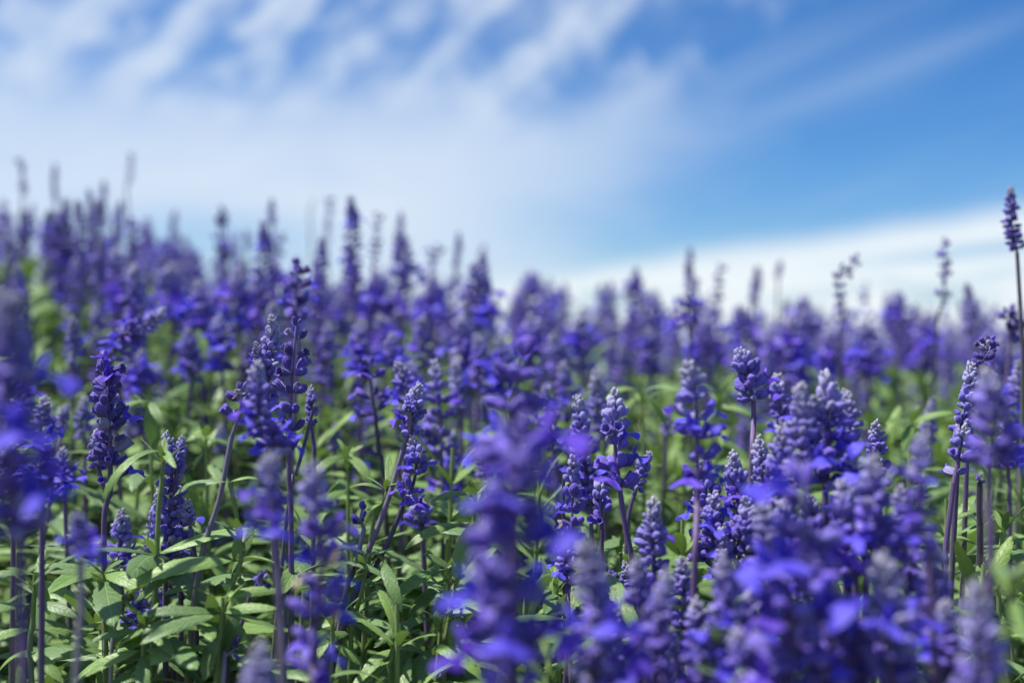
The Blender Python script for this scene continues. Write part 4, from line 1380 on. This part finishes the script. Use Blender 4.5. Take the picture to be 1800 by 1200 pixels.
# ================================================================== flower stems that look alike, behind the focus
LOOK = [('violet salvia spike with a few open blue petals in the crowded stand behind the leaves', 'bloom', 7, 0.120, 1.15),
        ('closed lavender salvia bud spike with pale tip in the crowded stand behind the leaves', 'pale', 1, 0.095, 1.1),
        ('dense violet salvia bud spike in the crowded stand behind the leaves', 'bud', 3, 0.125, 1.2),
        ('tiered salvia spike with whorls set apart in the crowded stand behind the leaves', 'whorl', 6, 0.135, 1.15),
        ('dark withered salvia spike in the crowded stand behind the leaves', 'dark', 1, 0.100, 1.0)]
R2 = random.Random(21)
stems = []
for k in range(10):
    lab, st, fl, ln, sc = LOOK[(0, 2, 1, 0, 3, 2, 0, 4, 3, 2)[k]]
    top = 0.478 + R2.uniform(-.04, .05)
    lean = Vector((R2.uniform(-.03, .03), R2.uniform(-.03, .03), 0))
    line = catmull([Vector((0, 0, top)) + lean, Vector((0, 0, top * .7)) + lean * .55, Vector((0, 0, top * .35)) + lean * .1, Vector((0, 0, 0))], .004)
    ln *= R2.uniform(.85, 1.15)
    cut = next(i for i, p in enumerate(line) if (line[0] - p).length > ln)
    root = thing('salvia_plant', (0, 0, -5), lab, 'flower', 'crowded stand of salvia behind the leaves')
    pts, low = line[:cut + 1], line[cut::3] + [line[-1]]
    n = len(low)
    new('stem', tpl_mesh('stem', tube(low, [.0014 + .0008 * i / n for i in range(n)], [lerp(STEMV, STEMG, i / n * 2.2 - .4) for i in range(n)], 6), M_STEM), root)
    add_spike(root, Vector((0, 0, 0)), pts, spike(pts, st, sc, R2, fl), False, sc)
    for var, M, c in leaf_nodes(None, [(next(p for p in low if p.z < .385), .5), (next(p for p in low if p.z < .33), .25)], R2, .06, small=.0):
        new('leaf', M_LEAFS[var], root, M, c)
    stems.append(root)
bpy.context.view_layer.update()
for o in stems:
    learn(o)
R3 = random.Random(12)
STEM_LABEL = [o['label'] for o in stems]
y = 0.98
N_STEM = 0
taken = []
while y < 1.75 and N_STEM < 205:
    half = 0.46 * y
    stepx = 0.064 if y > 1.1 else 0.10
    x = -half + R3.uniform(0, stepx)
    while x < half:
        xx, yy = x + R3.uniform(-.035, .035), y + R3.uniform(-.035, .035)
        cl_ = math.sin(xx * 9.3 + yy * 4.1) + math.sin(xx * 15.1 - yy * 7.7 + 1.3) + R3.uniform(-1.4, 1.4)
        if xx > .08 and yy < 1.3:
            cl_ -= 1.6
        if cl_ > -1.0 or yy < 1.15 and xx < .08 and R3.random() < .5:
            s = R3.uniform(.84, 1.05) + .03 * max(-1, min(2, cl_))
            kk = R3.randrange(10)
            o = put(stems, kk, (xx, yy, zg(xx, yy) - 0.006 - R3.uniform(0, .04)), R3.uniform(0, 6.28), (R3.uniform(-.07, .07), R3.uniform(-.07, .07)), s)
            o['label'] = STEM_LABEL[kk]
            AGAIN.append((o, xx, yy, ('violet salvia spike', 'dense violet bud spike', 'lavender bud spike', 'violet salvia spike', 'tiered violet spike', 'dense violet bud spike', 'violet salvia spike', 'dark withered spike', 'tiered violet spike', 'dense violet bud spike')[kk]))
            N_STEM += 1
        x += stepx
    y += 0.070

# ================================================================== the rest of the field, too far to tell stems apart
R4 = random.Random(8)
fb, fl_ = Acc(), Acc()
tmpl = []
for k in range(6):
    top = Vector((0, 0, 0.12 + R4.uniform(-.02, .03)))
    q = catmull([top, Vector((R4.uniform(-.01, .01), 0, .06)), Vector((0, 0, 0))], .004)
    ln = R4.uniform(.09, .13)
    tmpl.append([pc for pc in spike(q[:max(3, int(len(q) * ln / .13))], ('bloom', 'bud', 'whorl')[k % 3], 1.35, R4, 5)])
for i in range(620):
    d = 1.65 + 2.2 * R4.random() ** 1.4
    x = R4.uniform(-.52, .52) * d
    z = zg(x, d) + 0.352 + R4.uniform(-.04, .035)
    M0 = Matrix.Translation((x, d, z)) @ Matrix.Rotation(R4.uniform(0, 6.28), 4, 'Z') @ Matrix.Rotation(R4.uniform(-.12, .12), 4, 'X') @ Matrix.Scale(R4.uniform(.9, 1.15), 4)
    for kind, var, M, c in tmpl[i % 6]:
        if var % 2 == 0 or kind == 'flower':
            fb.add(T_BUDF[0], M0 @ (M @ Matrix.Scale(1.25, 4)), lerp(c, LAV, .25))  # far band paled in colour, standing in for the wash of sky and blur
    st = tube([Vector((x, d, z + .06)), Vector((x, d, z - .05)), Vector((x, d, zg(x, d)))], [.0016] * 3, [STEMV, STEMG, STEMG], 4)
    fb.v.append(st.v); fb.f.append(st.f + fb.n); fb.uv.append(st.uv); fb.c.append(st.c); fb.n += len(st.v)
o = new('flower_field', fb.mesh('flower_field', M_BUD))
o['kind'] = 'stuff'
o['label'] = 'far violet salvia stems merging into one purple haze along the crest'
o['category'] = 'flower field'
for i in range(7000):
    d = 1.42 + 2.6 * R4.random() ** 1.3
    x = R4.uniform(-.72, .72) * d
    z = zg(x, d) + 0.385 - 0.16 * R4.random() ** 1.6
    a = R4.uniform(0, 6.28)
    el = R4.uniform(-.3, .9)
    dv = Vector((math.cos(a) * math.cos(el), math.sin(a) * math.cos(el), math.sin(el)))
    b = Vector((x, d, z))
    fl_.add(T_LEAFF[i % 3], leaf_matrix(b, b + dv * R4.uniform(.045, .08), Vector((R4.uniform(-.4, .4), R4.uniform(-.4, .4), 1)), 1.1), leaf_col(R4, .25))
for i in range(4200):  # extra low leaves, added and coloured darker to keep the gaps shaded
    d = 0.58 + 1.0 * R4.random()
    x = R4.uniform(-.52, .52) * d
    z = zg(x, d) + 0.08 + 0.20 * R4.random()
    a = R4.uniform(0, 6.28)
    el = R4.uniform(-.6, .5)
    dv = Vector((math.cos(a) * math.cos(el), math.sin(a) * math.cos(el), math.sin(el)))
    b = Vector((x, d, z))
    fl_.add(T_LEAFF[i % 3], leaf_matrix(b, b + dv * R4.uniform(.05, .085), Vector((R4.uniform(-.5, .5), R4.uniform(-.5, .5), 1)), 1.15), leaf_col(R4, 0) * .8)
for i in range(3600):                                  # the bed goes on past the edges of the view
    d = 0.35 + 1.25 * R4.random()
    x = (0.5 * d + 0.04 + 0.7 * R4.random()) * R4.choice((-1, 1))
    z = zg(x, d) + 0.40 - 0.25 * R4.random() ** 1.4 - (0.06 if d < .6 else 0)
    a = R4.uniform(0, 6.28)
    el = R4.uniform(-.4, .8)
    dv = Vector((math.cos(a) * math.cos(el), math.sin(a) * math.cos(el), math.sin(el)))
    b = Vector((x, d, z))
    fl_.add(T_LEAFF[i % 3], leaf_matrix(b, b + dv * R4.uniform(.05, .085), Vector((R4.uniform(-.4, .4), R4.uniform(-.4, .4), 1)), 1.1), leaf_col(R4, .15))
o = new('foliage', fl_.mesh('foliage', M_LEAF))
o['kind'] = 'stuff'
o['label'] = 'green sage leaves massed low in the shade and under the far flower stems'
o['category'] = 'foliage'
for o, x, y, kind in AGAIN:
    lb = near_label(x, y, kind, .17)
    if lb and len(lb.split()) <= 16:
        o['label'] = lb
print('shoots', N_SHOOT, 'stems', N_STEM, 'objects', len(bpy.data.objects))
